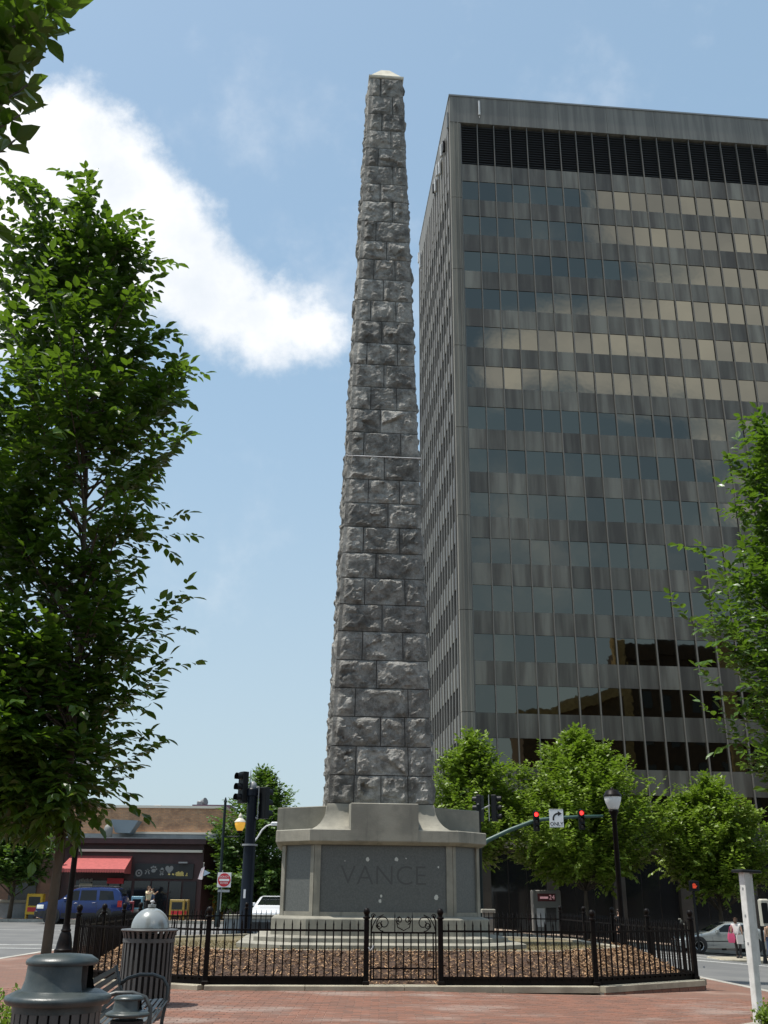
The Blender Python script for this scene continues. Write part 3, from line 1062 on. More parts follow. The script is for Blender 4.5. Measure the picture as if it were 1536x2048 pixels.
# louvred plant storey
lv = MB()
for k in range(16):
    z = .12 + k * .255
    lv.add([(.035,.0,z),(BAY-.035,.0,z),(BAY-.035,.16,z+.2),(.035,.16,z+.2),(.035,.0,z+.02),(BAY-.035,.0,z+.02),(BAY-.035,.16,z+.22),(.035,.16,z+.22)],
           [(0,1,2,3),(4,7,6,5),(0,4,5,1)])
lv.box(.035, BAY-.035, .2, .25, .0, 4.25)
me_l = shared(lv, 'louver', MATS['louver'])
rows('louver_panel', me_l, [T((X0 + i*BAY, .10, TZ(58.53))) for i in range(NB)], tower)
mu = MB(); mu.box(-.032, .032, -.035, .2, TZ(4.4), TZ(62.79)); mu.box(-.012, .012, -.06, -.03, TZ(4.4), TZ(62.79))
me_m = shared(mu, 'mullion', MATS['mullion'])
rows('mullion', me_m, [T((X0 + i*BAY, 0, 0)) for i in range(NB + 1)], tower)
# parapet panels
x = 0.0
pw = [X0 + 3*BAY] + [3 * BAY] * 6
for i, wd in enumerate(pw):
    a, b = x + .008, min(x + wd, XE + .9) - .008
    x += wd
    if b - a < .3: break
    q = MB(); q.box(a, b, -.10, .35, TZ(62.80), TZ(65.62)); q.build('parapet_panel', MATS['tower_fascia'], tower)
mb = MB(); mb.box(-.06, XE+.95, -.16, .3, TZ(65.625), TZ(65.78)); mb.box(-.06, .3, .302, DEP, TZ(65.625), TZ(65.78)); mb.build('roof_coping', MATS['grey_metal'], tower)
# corner column in storey-high pieces
zs = [62.79] + [54.9 - 7.02 * k for k in range(8)]
zs = [z for z in zs if z > 4] + [-1.3]
for z1, z0 in zip(zs[:-1], zs[1:]):
    q = MB()
    q.box(0, .88, -.06, .4, TZ(z0)+.02, TZ(z1)-.02)
    q.box(.30, .40, -.11, -.062, TZ(z0)+.02, TZ(z1)-.02)
    q.box(.62, .72, -.11, -.062, TZ(z0)+.02, TZ(z1)-.02)
    q.build('corner_column', MATS['tower_concrete'], tower)
q = MB(); q.box(XE+.04, XE+.92, -.06, .4, 0, TZ(62.79)); q.build('corner_column', MATS['tower_concrete'], tower)
# side wall with fins
nf = 15
q = MB(); q.box(.10, .24, .45, DEP, 0, TZ(62.79)); q.build('side_wall', MATS['soffit'], tower)
q = MB(); q.box(-.02, .3, .36, DEP, TZ(62.80), TZ(65.62)); q.build('parapet_panel', MATS['tower_fascia'], tower)
st = (DEP - .9) / nf
mat('side_fin', (.15, .145, .132), .7, var=(.095, .09, .082), vscale=.8, stretch=(1, 1, .15))
for i in range(nf + 1):
    yc = .75 + i * st
    fin = MB(); fin.box(-.06, .098, yc-.16, yc+.16, TZ(4.4), TZ(62.79))
    fin.build('side_fin', MATS['side_fin'], tower)
sg, ss = MB(), MB()
for k in range(15):
    for i in range(nf):
        ya, yb = .75 + i*st + .162, .75 + (i+1)*st - .162
        sg.box(.05, .09, ya, yb, TZ(ZW[k] - WH), TZ(ZW[k]))
        ss.box(.0, .09, ya, yb, TZ(ZW[k])+.01, TZ(ZW[k]) + FL - WH - .01)
for i in range(nf):
    ya, yb = .75 + i*st + .162, .75 + (i+1)*st - .162
    ss.box(.0, .09, ya, yb, TZ(58.6), TZ(62.79))
tag(sg.build('side_glazing', MATS['mirror_glass'], tower), kind='stuff')
tag(ss.build('side_spandrels', MATS['spandrel'], tower), kind='stuff')
# recessed ground floor with columns
mb = MB(); mb.box(.3, XE+.8, -.30, .3, TZ(4.25), TZ(4.6)); mb.build('canopy_ledge', MATS['tower_concrete'], tower)
mat('shaded_column', (.05, .047, .042), .5, var=(.035, .033, .03), vscale=1.2)  # column colour darkened to carry the shade of trees and canopy
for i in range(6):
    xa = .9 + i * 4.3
    MB().bbox(xa, xa + .75, -.05, .55, 0, TZ(4.24), .03).build('ground_column', MATS['shaded_column'], tower)
    if i < 5:
        for j in range(3):
            x0_, x1_ = xa + .76 + j*1.18, xa + .76 + (j+1)*1.18 - .05
            MB().box(x0_, x1_, .31, .345, .35, TZ(3.9)).build('shop_window', MATS['dark_glass'], tower)
# antennas
def box_ant(x, y, z, h, name='roof_antenna', cl=MATS['white_metal'], wd=.16):
    q = MB(); q.bbox(x-wd/2, x+wd/2, y-.10, y, z, z+h, .02); q.tube([(x, y+.02, z-.25), (x, y+.02, z+h*.9)], .03, 6)
    q.box(x-.08, x+.08, y, y+.1, z+.1, z+.2)
    q.build(name, cl, tower)
box_ant(2.55, -.22, TZ(63.6), 1.55)
box_ant(-.12, .5, TZ(62.6), 1.7, cl=MATS['grey_metal'])
for yv, zv, h in ((2.2,61.6,1.1),(3.6,62.3,1.3),(4.6,61.2,1.4),(6.2,62.4,1.2),(7.4,61.6,1.4),(8.6,62.5,.9),(18.6,61.2,1.8),(19.6,62.6,1.2)):
    q = MB(); q.bbox(-.30, -.12, yv-.15, yv+.15, TZ(zv), TZ(zv)+h, .03); q.tube([(-.09, yv, TZ(zv)-.4), (-.09, yv, TZ(zv)+h+.3)], .035, 6)
    q.box(-.14, .02, yv-.04, yv+.04, TZ(zv)+.2, TZ(zv)+.3)
    q.build('roof_antenna', MATS['white_metal'] if h > 1.15 else MATS['black_plastic'], tower)

# buildings that stand behind the photographer and show in the mirrored windows
def mir(v):
    v = Vector(v); dd = (v - TC).dot(FN)
    return v - 2 * dd * FN
mat('tan_masonry', (.50, .36, .16), .85, var=(.38, .26, .11), vscale=2, world=True)
mat('dark_brick', (.10, .065, .04), .9, var=(.075, .05, .034), vscale=2, world=True)
mat('mid_brick', (.16, .10, .05), .9, var=(.11, .07, .04), vscale=2, world=True)
VD = 120.0
pA, pB = mir(at(1238, 1283, VD)), mir(at(1640, 1283, VD))
twr = thing('brick_tower', 'tall dark brick tower with tan corner piers seen mirrored in the tower windows', 'building', (pA.x, pA.y, -1), atan2(pB.y - pA.y, pB.x - pA.x))
Lw = (pB - pA).length
hT = pA.z + 1
MB().box(.6, Lw, -9.6, -.1, 0, hT - .6).build('wall', MATS['dark_brick'], twr)
for xx in (0, Lw * .52, Lw):
    MB().bbox(xx - .9, xx + .9, -.9, .5, 0, hT + .3, .1).build('corner_pier', MATS['tan_masonry'], twr)
MB().box(.95, Lw - .95, -.05, .2, hT - 2.0, hT - .1).build('cornice', MATS['dark_brick'], twr)
wn_ = shared(MB().box(-.55, .55, 0, .06, 0, 2.0), 'window', MATS['dark_glass'])
rows('window', wn_, [T((3 + i*2.9, -.1, 3 + k*4.2)) for i in range(8) for k in range(int(hT / 4.2) - 1)], twr)
qA, qB, qC = mir(at(1040, 1418, VD - 8)), mir(at(1250, 1418, VD - 8)), mir(at(1230, 1372, VD - 8))
gb = thing('gabled_building', 'brown building with a sloping tan parapet mirrored in the lower windows', 'building', (qA.x, qA.y, -1), atan2(qB.y - qA.y, qB.x - qA.x))
Lg = (qB - qA).length; h1 = qA.z + 1; h2 = qC.z + 1
def xz_prism(poly, y0, y1):
    q = MB(); q.rings([[(x, y0, z) for x, z in poly], [(x, y1, z) for x, z in poly]]); return q
xz_prism([(0,0),(Lg,0),(Lg,h2-.9),(Lg*.35,h1-.9),(0,h1-.9)], -9, -.2).build('wall', MATS['mid_brick'], gb)
xz_prism([(-.4,h1-.9),(Lg*.35,h1-.9),(Lg,h2-.9),(Lg,h2+.3),(Lg*.35,h1+.3),(-.4,h1+.1)], -9.2, .1).build('parapet', MATS['tan_masonry'], gb)
rows('window', wn_, [T((2 + i*2.4, -.2, 3 + k*4.0)) for i in range(int(Lg/2.4)-1) for k in range(5)], gb)
# long block of the street behind the photographer
sb = thing('street_block', 'row of brown brick buildings along the street mirrored at the foot of the tower', 'building', (-30, -62, -1), 0)
MB().box(0, 70, -12, 0, 0, 13).build('wall', MATS['mid_brick'], sb)
MB().box(-.2, 70.2, -.1, .35, 12.2, 13.4).build('cornice', MATS['tan_masonry'], sb)
rows('window', wn_, [T((3 + i*3.2, 0, 3.2 + k*3.8)) for i in range(20) for k in range(3)], sb)

# ------------------------------------------------------------------ corner shop building
mat('shop_brick', (.30, .165, .095), .9, var=(.19, .10, .062), vscale=2.4, vdetail=6, world=True)
def wallbrick():
    mt = bpy.data.materials.new('old_brick_wall'); mt.use_nodes = True
    t = NT(mt.node_tree)
    p = t.n('ShaderNodeBsdfPrincipled'); o = t.n('ShaderNodeOutputMaterial'); t.l(p.outputs[0], o.inputs[0])
    pos = t.n('ShaderNodeTexCoord').outputs['Object']
    sp = t.n('ShaderNodeSeparateXYZ'); t.l(pos, sp.inputs[0])
    cb = t.n('ShaderNodeCombineXYZ'); t.l(sp.outputs[0], cb.inputs[0]); t.l(sp.outputs[2], cb.inputs[1])
    br = t.n('ShaderNodeTexBrick'); t.l(cb.outputs[0], br.inputs['Vector'])
    br.inputs['Color1'].default_value = (.60, .31, .15, 1); br.inputs['Color2'].default_value = (.42, .22, .115, 1); br.inputs['Mortar'].default_value = (.30, .23, .17, 1)
    br.inputs['Scale'].default_value = 1; br.inputs['Brick Width'].default_value = .23; br.inputs['Row Height'].default_value = .08; br.inputs['Mortar Size'].default_value = .012
    n = t.ramp(t.noise(pos, 1.3, 6, .65), .42, .68)
    c = t.mix(t.m('MULTIPLY', n, .55), br.outputs[0], (.15, .085, .06))
    n2 = t.ramp(t.noise(t.v('MULTIPLY', pos, (1, 1, .5)), 2.6, 6, .7), .56, .7)
    c = t.mix(t.m('MULTIPLY', n2, .35), c, (.45, .33, .20))
    t.l(c, p.inputs['Base Color']); p.inputs['Roughness'].default_value = .9
    return mt
MATS['old_brick_wall'] = wallbrick()
mat('maroon_paint', (.055, .022, .022), .6, var=(.04, .018, .018), vscale=2)
mat('pale_trim', (.60, .56, .48), .7)
mat('grey_paint', (.20, .22, .23), .7, var=(.16, .175, .18), vscale=2)
mat('red_canvas', (.40, .085, .078), .8, var=(.33, .07, .064), vscale=6)
mat('black_paint', (.016, .017, .018), .5)
mat('shop_white', (.22, .22, .21), .7)
mat('purple_panel', (.09, .045, .075), .6)
mat('steel_blue', (.16, .20, .23), .5)
SY = 58.6
def sx(px, y=SY, py=1750): return at(px, py, y).x
def szz(py, y=SY, px=300): return at(px, py, y).z
shop = thing('corner_shop', 'one storey maroon corner shop under a taller brown brick wall with flat roof', 'building', (sx(300), SY, 0), 0)
ox = sx(300)
X = lambda px: sx(px) - ox
xl, xr, xc = X(120), X(441), X(402)
# lower shop: front wall, chamfered corner, side wall
zt = szz(1678)
body = MB()
body.prism([(xl, .4), (xc, .4), (xr, 3.2), (xr, 9.5), (xl, 9.5)], -.6, zt - .25)
body.build('wall', MATS['maroon_paint'], shop)
MB().prism([(xl-.1, .0), (xc+.15, .0), (xr+.22, 3.0), (xr+.22, 9.4), (xl-.1, 9.4)], zt - .25, zt + .02).build('roof_edge', MATS['maroon_paint'], shop)
MB().prism([(xl-.12, -.03), (xc+.17, -.03), (xr+.25, 2.98), (xr+.25, 9.4), (xl-.12, 9.4)], zt + .022, zt + .075).build('roof_flashing', MATS['grey_paint'], shop)
zb_ = szz(1702)
MB().box(X(150), X(400), .18, .395, zb_ - .05, zb_ + .08).build('trim_band', MATS['pale_trim'], shop)
# taller brick wall at the back
yb = 3.6
bx = lambda px: at(px, 1640, SY + yb).x - ox
bz = lambda py: at(300, py, SY + yb).z
MB().box(bx(60), bx(449), yb, yb + 6, bz(1668), bz(1616)).build('brick_wall', MATS['old_brick_wall'], shop)
MB().box(bx(59), bx(450), yb - .07, yb + 6.05, bz(1616) + .002, bz(1611)).build('wall_coping', MATS['pale_trim'], shop)
MB().box(bx(255), bx(432), yb - .14, yb - .01, bz(1668), bz(1664)).build('trim_band', MATS['pale_trim'], shop)
MB().box(bx(60), bx(432), yb - .10, yb + 5, zt, bz(1668) - .01).build('parapet_wall', MATS['grey_paint'], shop)
MB().box(bx(432), bx(447), yb - .2, yb + 5, -.3, bz(1655)).build('pier', MATS['grey_paint'], shop)
MB().box(bx(431), bx(448.5), yb - .26, yb + 5, bz(1655) + .002, bz(1652)).build('pier_cap', MATS['black_paint'], shop)
MB().box(bx(373), bx(452), yb + 1.5, yb + 4, bz(1611) + .004, bz(1604)).build('roof_panel', MATS['purple_panel'], shop)
q = MB()
q.tube([(bx(392), yb + 2, bz(1606)), (bx(392), yb + 2, bz(1598)), (bx(398), yb+1.9, bz(1596))], [.22, .22, .24], 10)
q.bbox(bx(380), bx(390), yb + 1.8, yb + 2.4, bz(1605), bz(1595), .05)
q.build('roof_ventilator', MATS['grey_metal'], shop)
MB().bbox(bx(297), bx(314), yb + 1, yb + 1.8, bz(1611)+.004, bz(1607), .03).build('roof_hatch', MATS['grey_metal'], shop)
xz_q = [(bx(232), bz(1642)), (bx(286), bz(1644)), (bx(272), bz(1669)), (bx(243), bz(1668))]
q = MB(); q.rings([[(x, yb - 1.2, z) for x, z in reversed(xz_q)], [(x, yb - .15, z) for x, z in reversed(xz_q)]]); q.build('roof_hood', MATS['steel_blue'], shop)
q = MB(); q.lathe([(.26, 0), (.26, .48), (.2, .62), (.06, .72), (.02, .74)], 12, (bx(233), yb - 1.6, szz(1672, SY + yb - 1.6) - .06)); q.build('roof_tank', MATS['shop_white'], shop, True)
# shop front
zf0 = -.05
MB().box(X(265), X(384), .30, .395, szz(1757), szz(1727)).build('sign_board', MATS['black_paint'], shop)
for (a, b) in ((150,180),(183,214),(217,238),(242,262),(268,300),(303,335),(338,362)):
    f_ = MB(); f_.box(X(a), X(b), .33, .395, .25, szz(1762)); f_.build('shop_window', MATS['dark_glass'], shop)
MB().box(X(366), X(392), .32, .395, -.02, szz(1762)).build('shop_door', MATS['black_paint'], shop)
q = MB(); q.box(X(213), X(246), .24, .325, szz(1768), szz(1757)); q.build('red_sign', mat('red_sign', (.40, .02, .03), .6), shop)
q = MB()
for i in range(9): q.box(X(157 + i*3.0), X(159 + i*3.0), .29, .325, szz(1765), szz(1760) + .03*(i % 3))
q.build('window_lettering', MATS['shop_white'], shop)
MB().box(X(158), X(184), .28, .325, szz(1783), szz(1768)).build('window_poster', mat('poster_paper', (.34, .33, .26), .8), shop)
# emblems on the board: ring, star figure, paw, little man, heart, and a yellow scrawl
EY = .285
def plate(polys, name, mt):
    q = MB()
    for P in polys:
        q.rings([[(x, EY + .014, z) for x, z in P], [(x, EY, z) for x, z in P]])
    return q.build(name, mt, shop)
def disc(px, py, r, n=12, k=1.0): 
    c = (X(px), szz(py)); return [(c[0]+r*cos(2*pi*i/n), c[1]+k*r*sin(2*pi*i/n)) for i in range(n)]
ringp = []
for i in range(10):
    a0, a1 = 2*pi*i/10, 2*pi*(i+.95)/10
    c = (X(275), szz(1746)); ringp.append([(c[0]+r*cos(a), c[1]+r*sin(a)) for r, a in ((.12,a0),(.20,a0),(.20,a1),(.12,a1))])
plate(ringp + [disc(275,1746,.06,8)], 'emblem', MATS['shop_white'])
def rod(ax, ay, bx_, by_, w0): 
    a, b = Vector((X(ax), szz(ay))), Vector((X(bx_), szz(by_))); t = (b-a).normalized(); s = Vector((-t.y, t.x))*w0
    return [tuple(a-s), tuple(b-s), tuple(b+s), tuple(a+s)]
plate([rod(288,1748,292,1738,.03), rod(292,1738,296,1748,.03), rod(287,1741,297,1741,.02)], 'emblem', MATS['shop_white'])
plate([disc(304,1741,.13,9,.8), disc(299.5,1735,.055,7), disc(303,1733,.055,7), disc(307,1734,.055,7), disc(309.5,1738,.05,7)], 'emblem', MATS['shop_white'])
plate([disc(321,1738,.09,8), rod(321,1740,321,1745,.09), rod(316.5,1741,325.5,1741,.035), rod(321,1744,318,1750,.04), rod(321,1744,324,1750,.04)], 'emblem', MATS['shop_white'])
hc = (X(335.5), szz(1738)); plate([[(hc[0]+.017*16*.85*sin(a)**3*1.0, hc[1]+.016*(13*cos(a)-5*cos(2*a)-2*cos(3*a)-cos(4*a))) for a in [2*pi*i/20 for i in range(20)]]], 'emblem', MATS['shop_white'])
yel = mat('yellow_lettering', (.62, .5, .16), .7)
plate([rod(334,1748,338,1748,.04), rod(342,1747.5,346,1748.5,.04)] + [rod(350+i*2.2,1749.5,350.6+i*2.2,1744-(i%3),.035) for i in range(7)] + [rod(350,1750,366,1750,.03), rod(369,1750,373,1750,.03), rod(371,1750,372,1745,.025)], 'yellow_scrawl', yel)['kind'] = 'stuff'
# flags on the corner, lamp bracket, yellow banner, drain pipe
cm_ = Vector(((xc + xr) / 2, 1.8))
q = MB(); q.tube([(xc+.05, .3, szz(1757)), (xc+.2, -.5, szz(1725))], .025, 5); q.build('flag_pole', MATS['white_metal'], shop)
q = MB(); fx, fz = xc + .12, szz(1748)
q.add([(fx-.22,-.35,fz-.25),(fx+.03,-.45,fz-.28),(fx+.14,-.45,fz+.42),(fx-.06,-.4,fz+.30)], [(0,1,2,3)]); q.build('flag', mat('flag_cloth', (.58, .42, .45), .8, var=(.55,.56,.6), vscale=6), shop)
q = MB(); q.add([(fx+.10,-.5,fz-.10),(fx+.48,-.5,fz+.08),(fx+.14,-.5,fz+.24)], [(0,1,2)]); q.build('flag', mat('blue_flag', (.38, .48, .60), .8), shop)
p0, p1 = Vector((xc, .4, 0)).lerp(Vector((xr, 3.2, 0)), .45), Vector((xc, .4, 0)).lerp(Vector((xr, 3.2, 0)), .85)
tt = (p1-p0).normalized(); nn = Vector((tt.y, -tt.x, 0))*.06
q = MB(); q.rings([[tuple(c) for c in (p0+nn, p1+nn, p1, p0)], [tuple(c + Vector((0,0,szz(1745)-.0))) for c in (p0+nn, p1+nn, p1, p0)]]); q.build('banner', mat('yellow_banner', (.42, .24, .03), .8, var=(.30,.15,.02), vscale=3), shop)
q = MB(); q.tube([(X(420), .9, szz(1720)), (X(443), 1.0, szz(1718))], .04, 6); q.build('sign_arm', MATS['white_metal'], shop)
MB().box(xr + .02, xr + .10, 3.0, 3.1, 0, zt - .3).build('downpipe', MATS['white_metal'], shop)
MB().box(X(355), X(373), -.02, .2, szz(1726), szz(1723)).build('lamp_bracket', MATS['grey_metal'], shop)
# red awning
aw = thing('awning', 'faded red canvas awning with a scalloped hem over the shop window', 'awning', (X(200) + ox, SY + .38, szz(1712)), 0)
ax0, ax1 = X(135) - X(200), X(258) - X(200)
zlow = szz(1739, SY - 1.2) - szz(1712)
axr = at(250, 1739, SY - 1.3).x - (X(200) + ox)
q = MB(); q.rings([[(ax0, 0, 0), (ax1, 0, 0), (axr, -1.7, zlow), (ax0-.1, -1.7, zlow)], [(ax0, 0, -.03), (ax1, 0, -.03), (axr, -1.7, zlow-.03), (ax0-.1, -1.7, zlow-.03)]]); q.build('canvas', MATS['red_canvas'], aw)
q = MB(); q.rings([[(ax1, -.01, -.03), (axr, -1.69, zlow-.03), (axr, -1.69, zlow-.22), (ax1, -.01, zlow-.22)], [(ax1-.02, -.01, -.03), (axr-.02, -1.69, zlow-.03), (axr-.02, -1.69, zlow-.22), (ax1-.02, -.01, zlow-.22)]]); q.build('side_flap', MATS['red_canvas'], aw)
q = MB(); ns = 26
for i in range(ns):
    a, b = ax0-.1 + (axr-ax0+.1)*i/ns, ax0-.1 + (axr-ax0+.1)*(i+.92)/ns
    q.add([(a,-1.71,zlow-.03),(b,-1.71,zlow-.03),(b,-1.72,zlow-.16),((a+b)/2,-1.72,zlow-.20),(a,-1.72,zlow-.16)], [(0,4,3,2,1)])
q.build('valance', MATS['red_canvas'], aw)

# darker old building further along the street
ob = thing('old_building', 'dark old brick building with stone bands half hidden by street trees', 'building', (-24.5, 62, 0), 0)
mat('dark_old_brick', (.14, .085, .06), .9, var=(.09, .06, .045), vscale=2)
MB().box(-14, 5.2, 0, 9, -.5, 6.2).build('wall', MATS['dark_old_brick'], ob)
for z in (3.9, 5.7): MB().box(-14.1, 5.3, -.12, -.003, z, z + .25).build('stone_band', MATS['grey_paint'], ob)
for i in range(6): MB().box(-12.5 + i*3, -10.9 + i*3, -.04, -.002, .3, 3.0).build('window', MATS['dark_glass'], ob)
for i in range(6): MB().box(-12.3 + i*3, -11.1 + i*3, -.04, -.002, 4.3, 5.5).build('window', MATS['dark_glass'], ob)
# long buildings beyond, down the side street
fb = thing('far_building', 'plain dark building closing the side street behind the shade tree', 'building', (-3, 92, 0), 0)
MB().box(-9, 6.5, 0, 10, -2, 4.4).build('wall', MATS['dark_old_brick'], fb)
for i in range(5): MB().box(-7.5 + i*2.7, -6.1 + i*2.7, -.04, -.002, .6, 2.6).build('window', MATS['dark_glass'], fb)
# ------------------------------------------------------------------ trees
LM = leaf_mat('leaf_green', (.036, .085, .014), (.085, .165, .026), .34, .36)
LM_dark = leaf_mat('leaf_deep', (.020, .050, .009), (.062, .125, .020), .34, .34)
LM_far = leaf_mat('leaf_bright', (.115, .18, .02), (.215, .29, .042), .32, .42)
LM_far2 = leaf_mat('leaf_far_dark', (.045, .095, .022), (.085, .15, .034), .30, .5)
LEAF_V = np.array([(0,0,0),(-.20,.22,.03),(-.29,.50,.055),(-.17,.80,.03),(.20,.22,.03),(.29,.50,.055),(.17,.80,.03),(0,.33,-.02),(0,.68,-.035),(0,1.04,-.08)])
LEAF_F = [(0,7,2,1),(0,4,5,7),(7,8,3,2),(7,5,6,8),(8,9,3),(8,6,9)]
SMALL_V = np.array([(0,0,0),(-.36,.45,.05),(0,1.0,-.06),(.36,.45,.05)])
SMALL_F = [(0,3,2,1)]

def leaf_frame(p, axis, up, size):
    y = axis / (np.linalg.norm(axis) + 1e-9)
    x = np.cross(y, up); nx = np.linalg.norm(x)
    x = x / nx if nx > 1e-6 else np.array([1., 0, 0])
    z = np.cross(x, y)
    return np.stack([x, y, z], 1) * size, p

def leaves_mesh(name, frames, mt, parent, small=False):
    V, F = (SMALL_V, SMALL_F) if small else (LEAF_V, LEAF_F)
    n, k = len(frames), len(V)
    R = np.array([f[0] for f in frames]); P = np.array([f[1] for f in frames])
    verts = np.einsum('nij,kj->nki', R, V) + P[:, None, :]
    me = bpy.data.meshes.new(name)
    faces = [tuple(i + b for i in q) for b in range(0, n * k, k) for q in F]
    me.from_pydata(verts.reshape(-1, 3).tolist(), [], faces)
    me.materials.append(mt)
    o = link(name, me, parent)
    return tag(o, kind='stuff')

def make_tree(name, label, loc, trunk, tips, seed, mt, leaf=(.09, .13), per_m=26, singles=0, single_key=None, trunk_r=.06, limb_n=40, twig=.35, small=False, bark=None, group='street trees round the square', cat='tree', low=.25, droop=.35, sub_n=5, sink=.55):
    """TRUNK: local points of the stem; TIPS: local points where the shoots end"""
    rg = np.random.default_rng(seed)
    root = thing(name, label, cat, loc, 0, group)
    wood = MB()
    tp = [np.array(p, float) for p in trunk]
    n = len(tp)
    wood.tube(tp, [trunk_r * (1 - .85 * i / (n - 1)) for i in range(n)], 10)
    zt0, zt1 = tp[0][2], tp[-1][2]
    tz = np.array([p[2] for p in tp])
    def stem(z):
        z = np.clip(z, zt0, zt1)
        return np.array([np.interp(z, tz, [p[c] for p in tp]) for c in range(3)])
    fr = []
    def along(pts, lo, hi, dens):
        """leaves set alternately along a shoot"""
        L = sum(np.linalg.norm(b - a) for a, b in zip(pts[:-1], pts[1:]))
        k = max(3, int(L * dens * (hi - lo)))
        for i in range(k):
            t = lo + (hi - lo) * (i + rg.random() * .6) / k
            s = t * (len(pts) - 1); a = min(int(s), len(pts) - 2); u = s - a
            p = pts[a] * (1 - u) + pts[a+1] * u
            dirv = pts[a+1] - pts[a]; dirv = dirv / (np.linalg.norm(dirv) + 1e-9)
            side = np.cross(dirv, [0, 0, 1.0]); ns = np.linalg.norm(side)
            side = side / ns if ns > 1e-3 else np.array([1., 0, 0])
            sg = 1 if i % 2 else -1
            ax = dirv * (.55 + .3 * rg.random()) + side * sg * (.8 + .3 * rg.random()) + np.array([0, 0, -droop + rg.normal(0, .22)]) + rg.normal(0, .12, 3)
            up = np.array([rg.normal(0, .38), rg.normal(0, .38), 1.0])
            fr.append(leaf_frame(p, ax, up, rg.uniform(*leaf)))
        dirv = pts[-1] - pts[-2]
        fr.append(leaf_frame(pts[-1], dirv + np.array([0, 0, -.2 * np.linalg.norm(dirv)]), np.array([rg.normal(0, .3), rg.normal(0, .3), 1.0]), rg.uniform(*leaf)))
    for ti, tip in enumerate(tips):
        tip = np.array(tip, float)
        h = stem(tip[2])
        rad = np.linalg.norm((tip - h)[:2])
        a = stem(max(zt0 + low * (zt1 - zt0), tip[2] - rad * (.75 + .3 * rg.random())- .1))
        mid = a * .45 + tip * .55; mid[2] = a[2] + (tip[2] - a[2]) * (.42 + .12 * rg.random()); mid[:2] += rg.normal(0, .05, 2) * min(1, rad)
        pts = []
        for i in range(9):
            t = i / 8
            pts.append((1-t)**2 * a + 2*t*(1-t) * mid + t*t * tip)
        if ti < limb_n:
            wood.tube(pts, [max(.004, trunk_r * .30 * (1 - .9 * i / 8)) for i in range(9)], 5)
        along(pts, 1 - sink, 1.0, per_m)
        for s in range(sub_n):
            t = 1 - sink * (.15 + .95 * rg.random())
            i = min(7, int(t * 8))
            p = pts[i] + (pts[i+1] - pts[i]) * rg.random()
            dv = pts[-1] - pts[i]; dv = dv / (np.linalg.norm(dv) + 1e-9)
            v = dv * .6 + rg.normal(0, .55, 3); v[2] += .15
            v = v / np.linalg.norm(v) * twig * (.5 + .8 * rg.random())
            along([p, p + v * .5 + np.array([0, 0, .02]), p + v], .15, 1.0, per_m * 1.15)
    wood.build('trunk', bark or MATS['bark'], root, smooth=True)
    fr_s = []
    if singles:
        L = Vector(loc)
        order = sorted(range(len(fr)), key=lambda i: single_key(fr[i][1] + np.array(loc)))
        pick = set(order[:singles])
        fr_s = [fr[i] for i in range(len(fr)) if i in pick]
        fr = [fr[i] for i in range(len(fr)) if i not in pick]
        me = bpy.data.meshes.new('leaf')
        me.from_pydata(LEAF_V.tolist(), [], LEAF_F)
        me.materials.append(mt)
        ms = []
        for R, P in fr_s:
            M = Matrix(R.tolist()).to_4x4(); M.translation = Vector(P.tolist()); ms.append(M)
        rows('leaf', me, ms, root)
    leaves_mesh('foliage', fr, mt, root, small)
    return root

def shell_tips(rg, n, zlo, zhi, cx, cy, rfun, inner=.35):
    """points in a crown whose radius at height z is RFUN(z, angle)"""
    out = []
    while len(out) < n:
        z = rg.uniform(zlo, zhi)
        a = rg.uniform(0, 2 * pi)
        R = rfun(z, a)
        if rg.random() > R / 2.0 and R < 1.2 and rg.random() > .55: continue
        r = R * (inner + (1 - inner) * sqrt(rg.random()))
        if rg.random() < .35: r = R * rg.uniform(.92, 1.08)
        out.append((cx + r * cos(a), cy + r * sin(a), z))
    return out

def camera_near(pmin, pmax):
    """prefer leaves close to the photographer that fall inside the picture"""
    def key(p):
        v = Vector(p) - Vector((0, 0, EYE)); c = v.dot(_f)
        X_, Y_ = v.dot(_r) / c * FPX + 768, 1024 - v.dot(_u) / c * FPX
        return c + (0 if pmin < X_ < pmax and -10 < Y_ < 2050 else 50)
    return key

# big tree at the edge of the square (trunk behind the bin)
rg = np.random.default_rng(21)
zs_, rs_ = [1.6, 2.1, 2.7, 3.4, 4.2, 5.2, 6.0, 6.8, 7.5, 8.1, 8.7], [.42, .66, .78, .88, .95, .98, 1.05, .95, .74, .46, .12]
def r_left(z, a):
    base = float(np.interp(z, zs_, rs_))
    return base * (1 + .16 * sin(3 * a + z * 2.1) + .10 * sin(5 * a - z * 3.7))
tipsL = shell_tips(rg, 350, 1.75, 8.35, -.55, .1, r_left, .22) + shell_tips(rg, 90, 1.62, 3.6, -.45, .0, r_left, .15)
for (px, py) in ((172,350),(160,380),(70,365),(230,440),(295,510),(270,590),(330,655),(380,728),(340,790),(300,760),(340,900),(345,1035),(375,1165),(340,1310),(310,1400),(312,1490),(250,1590),(320,1200),(200,470),(240,700),(150,420),(10,360),(22,425),(0,500),(35,470),(10,560),(62,430),(40,390),(-20,420),(70,520),(30,620)):
    p = at(px, py, 9.0 + rg.uniform(-.3, .3)) - Vector((-2.85, 9.1, 0)); tipsL.append((p.x, p.y, p.z))
trunkL = [(0, 0, 0), (.01, 0, .8), (.02, 0, 1.7), (0, .02, 2.6), (-.08, .05, 3.8), (-.2, .05, 5.2), (-.38, .05, 6.8), (-.60, .05, 8.5)]
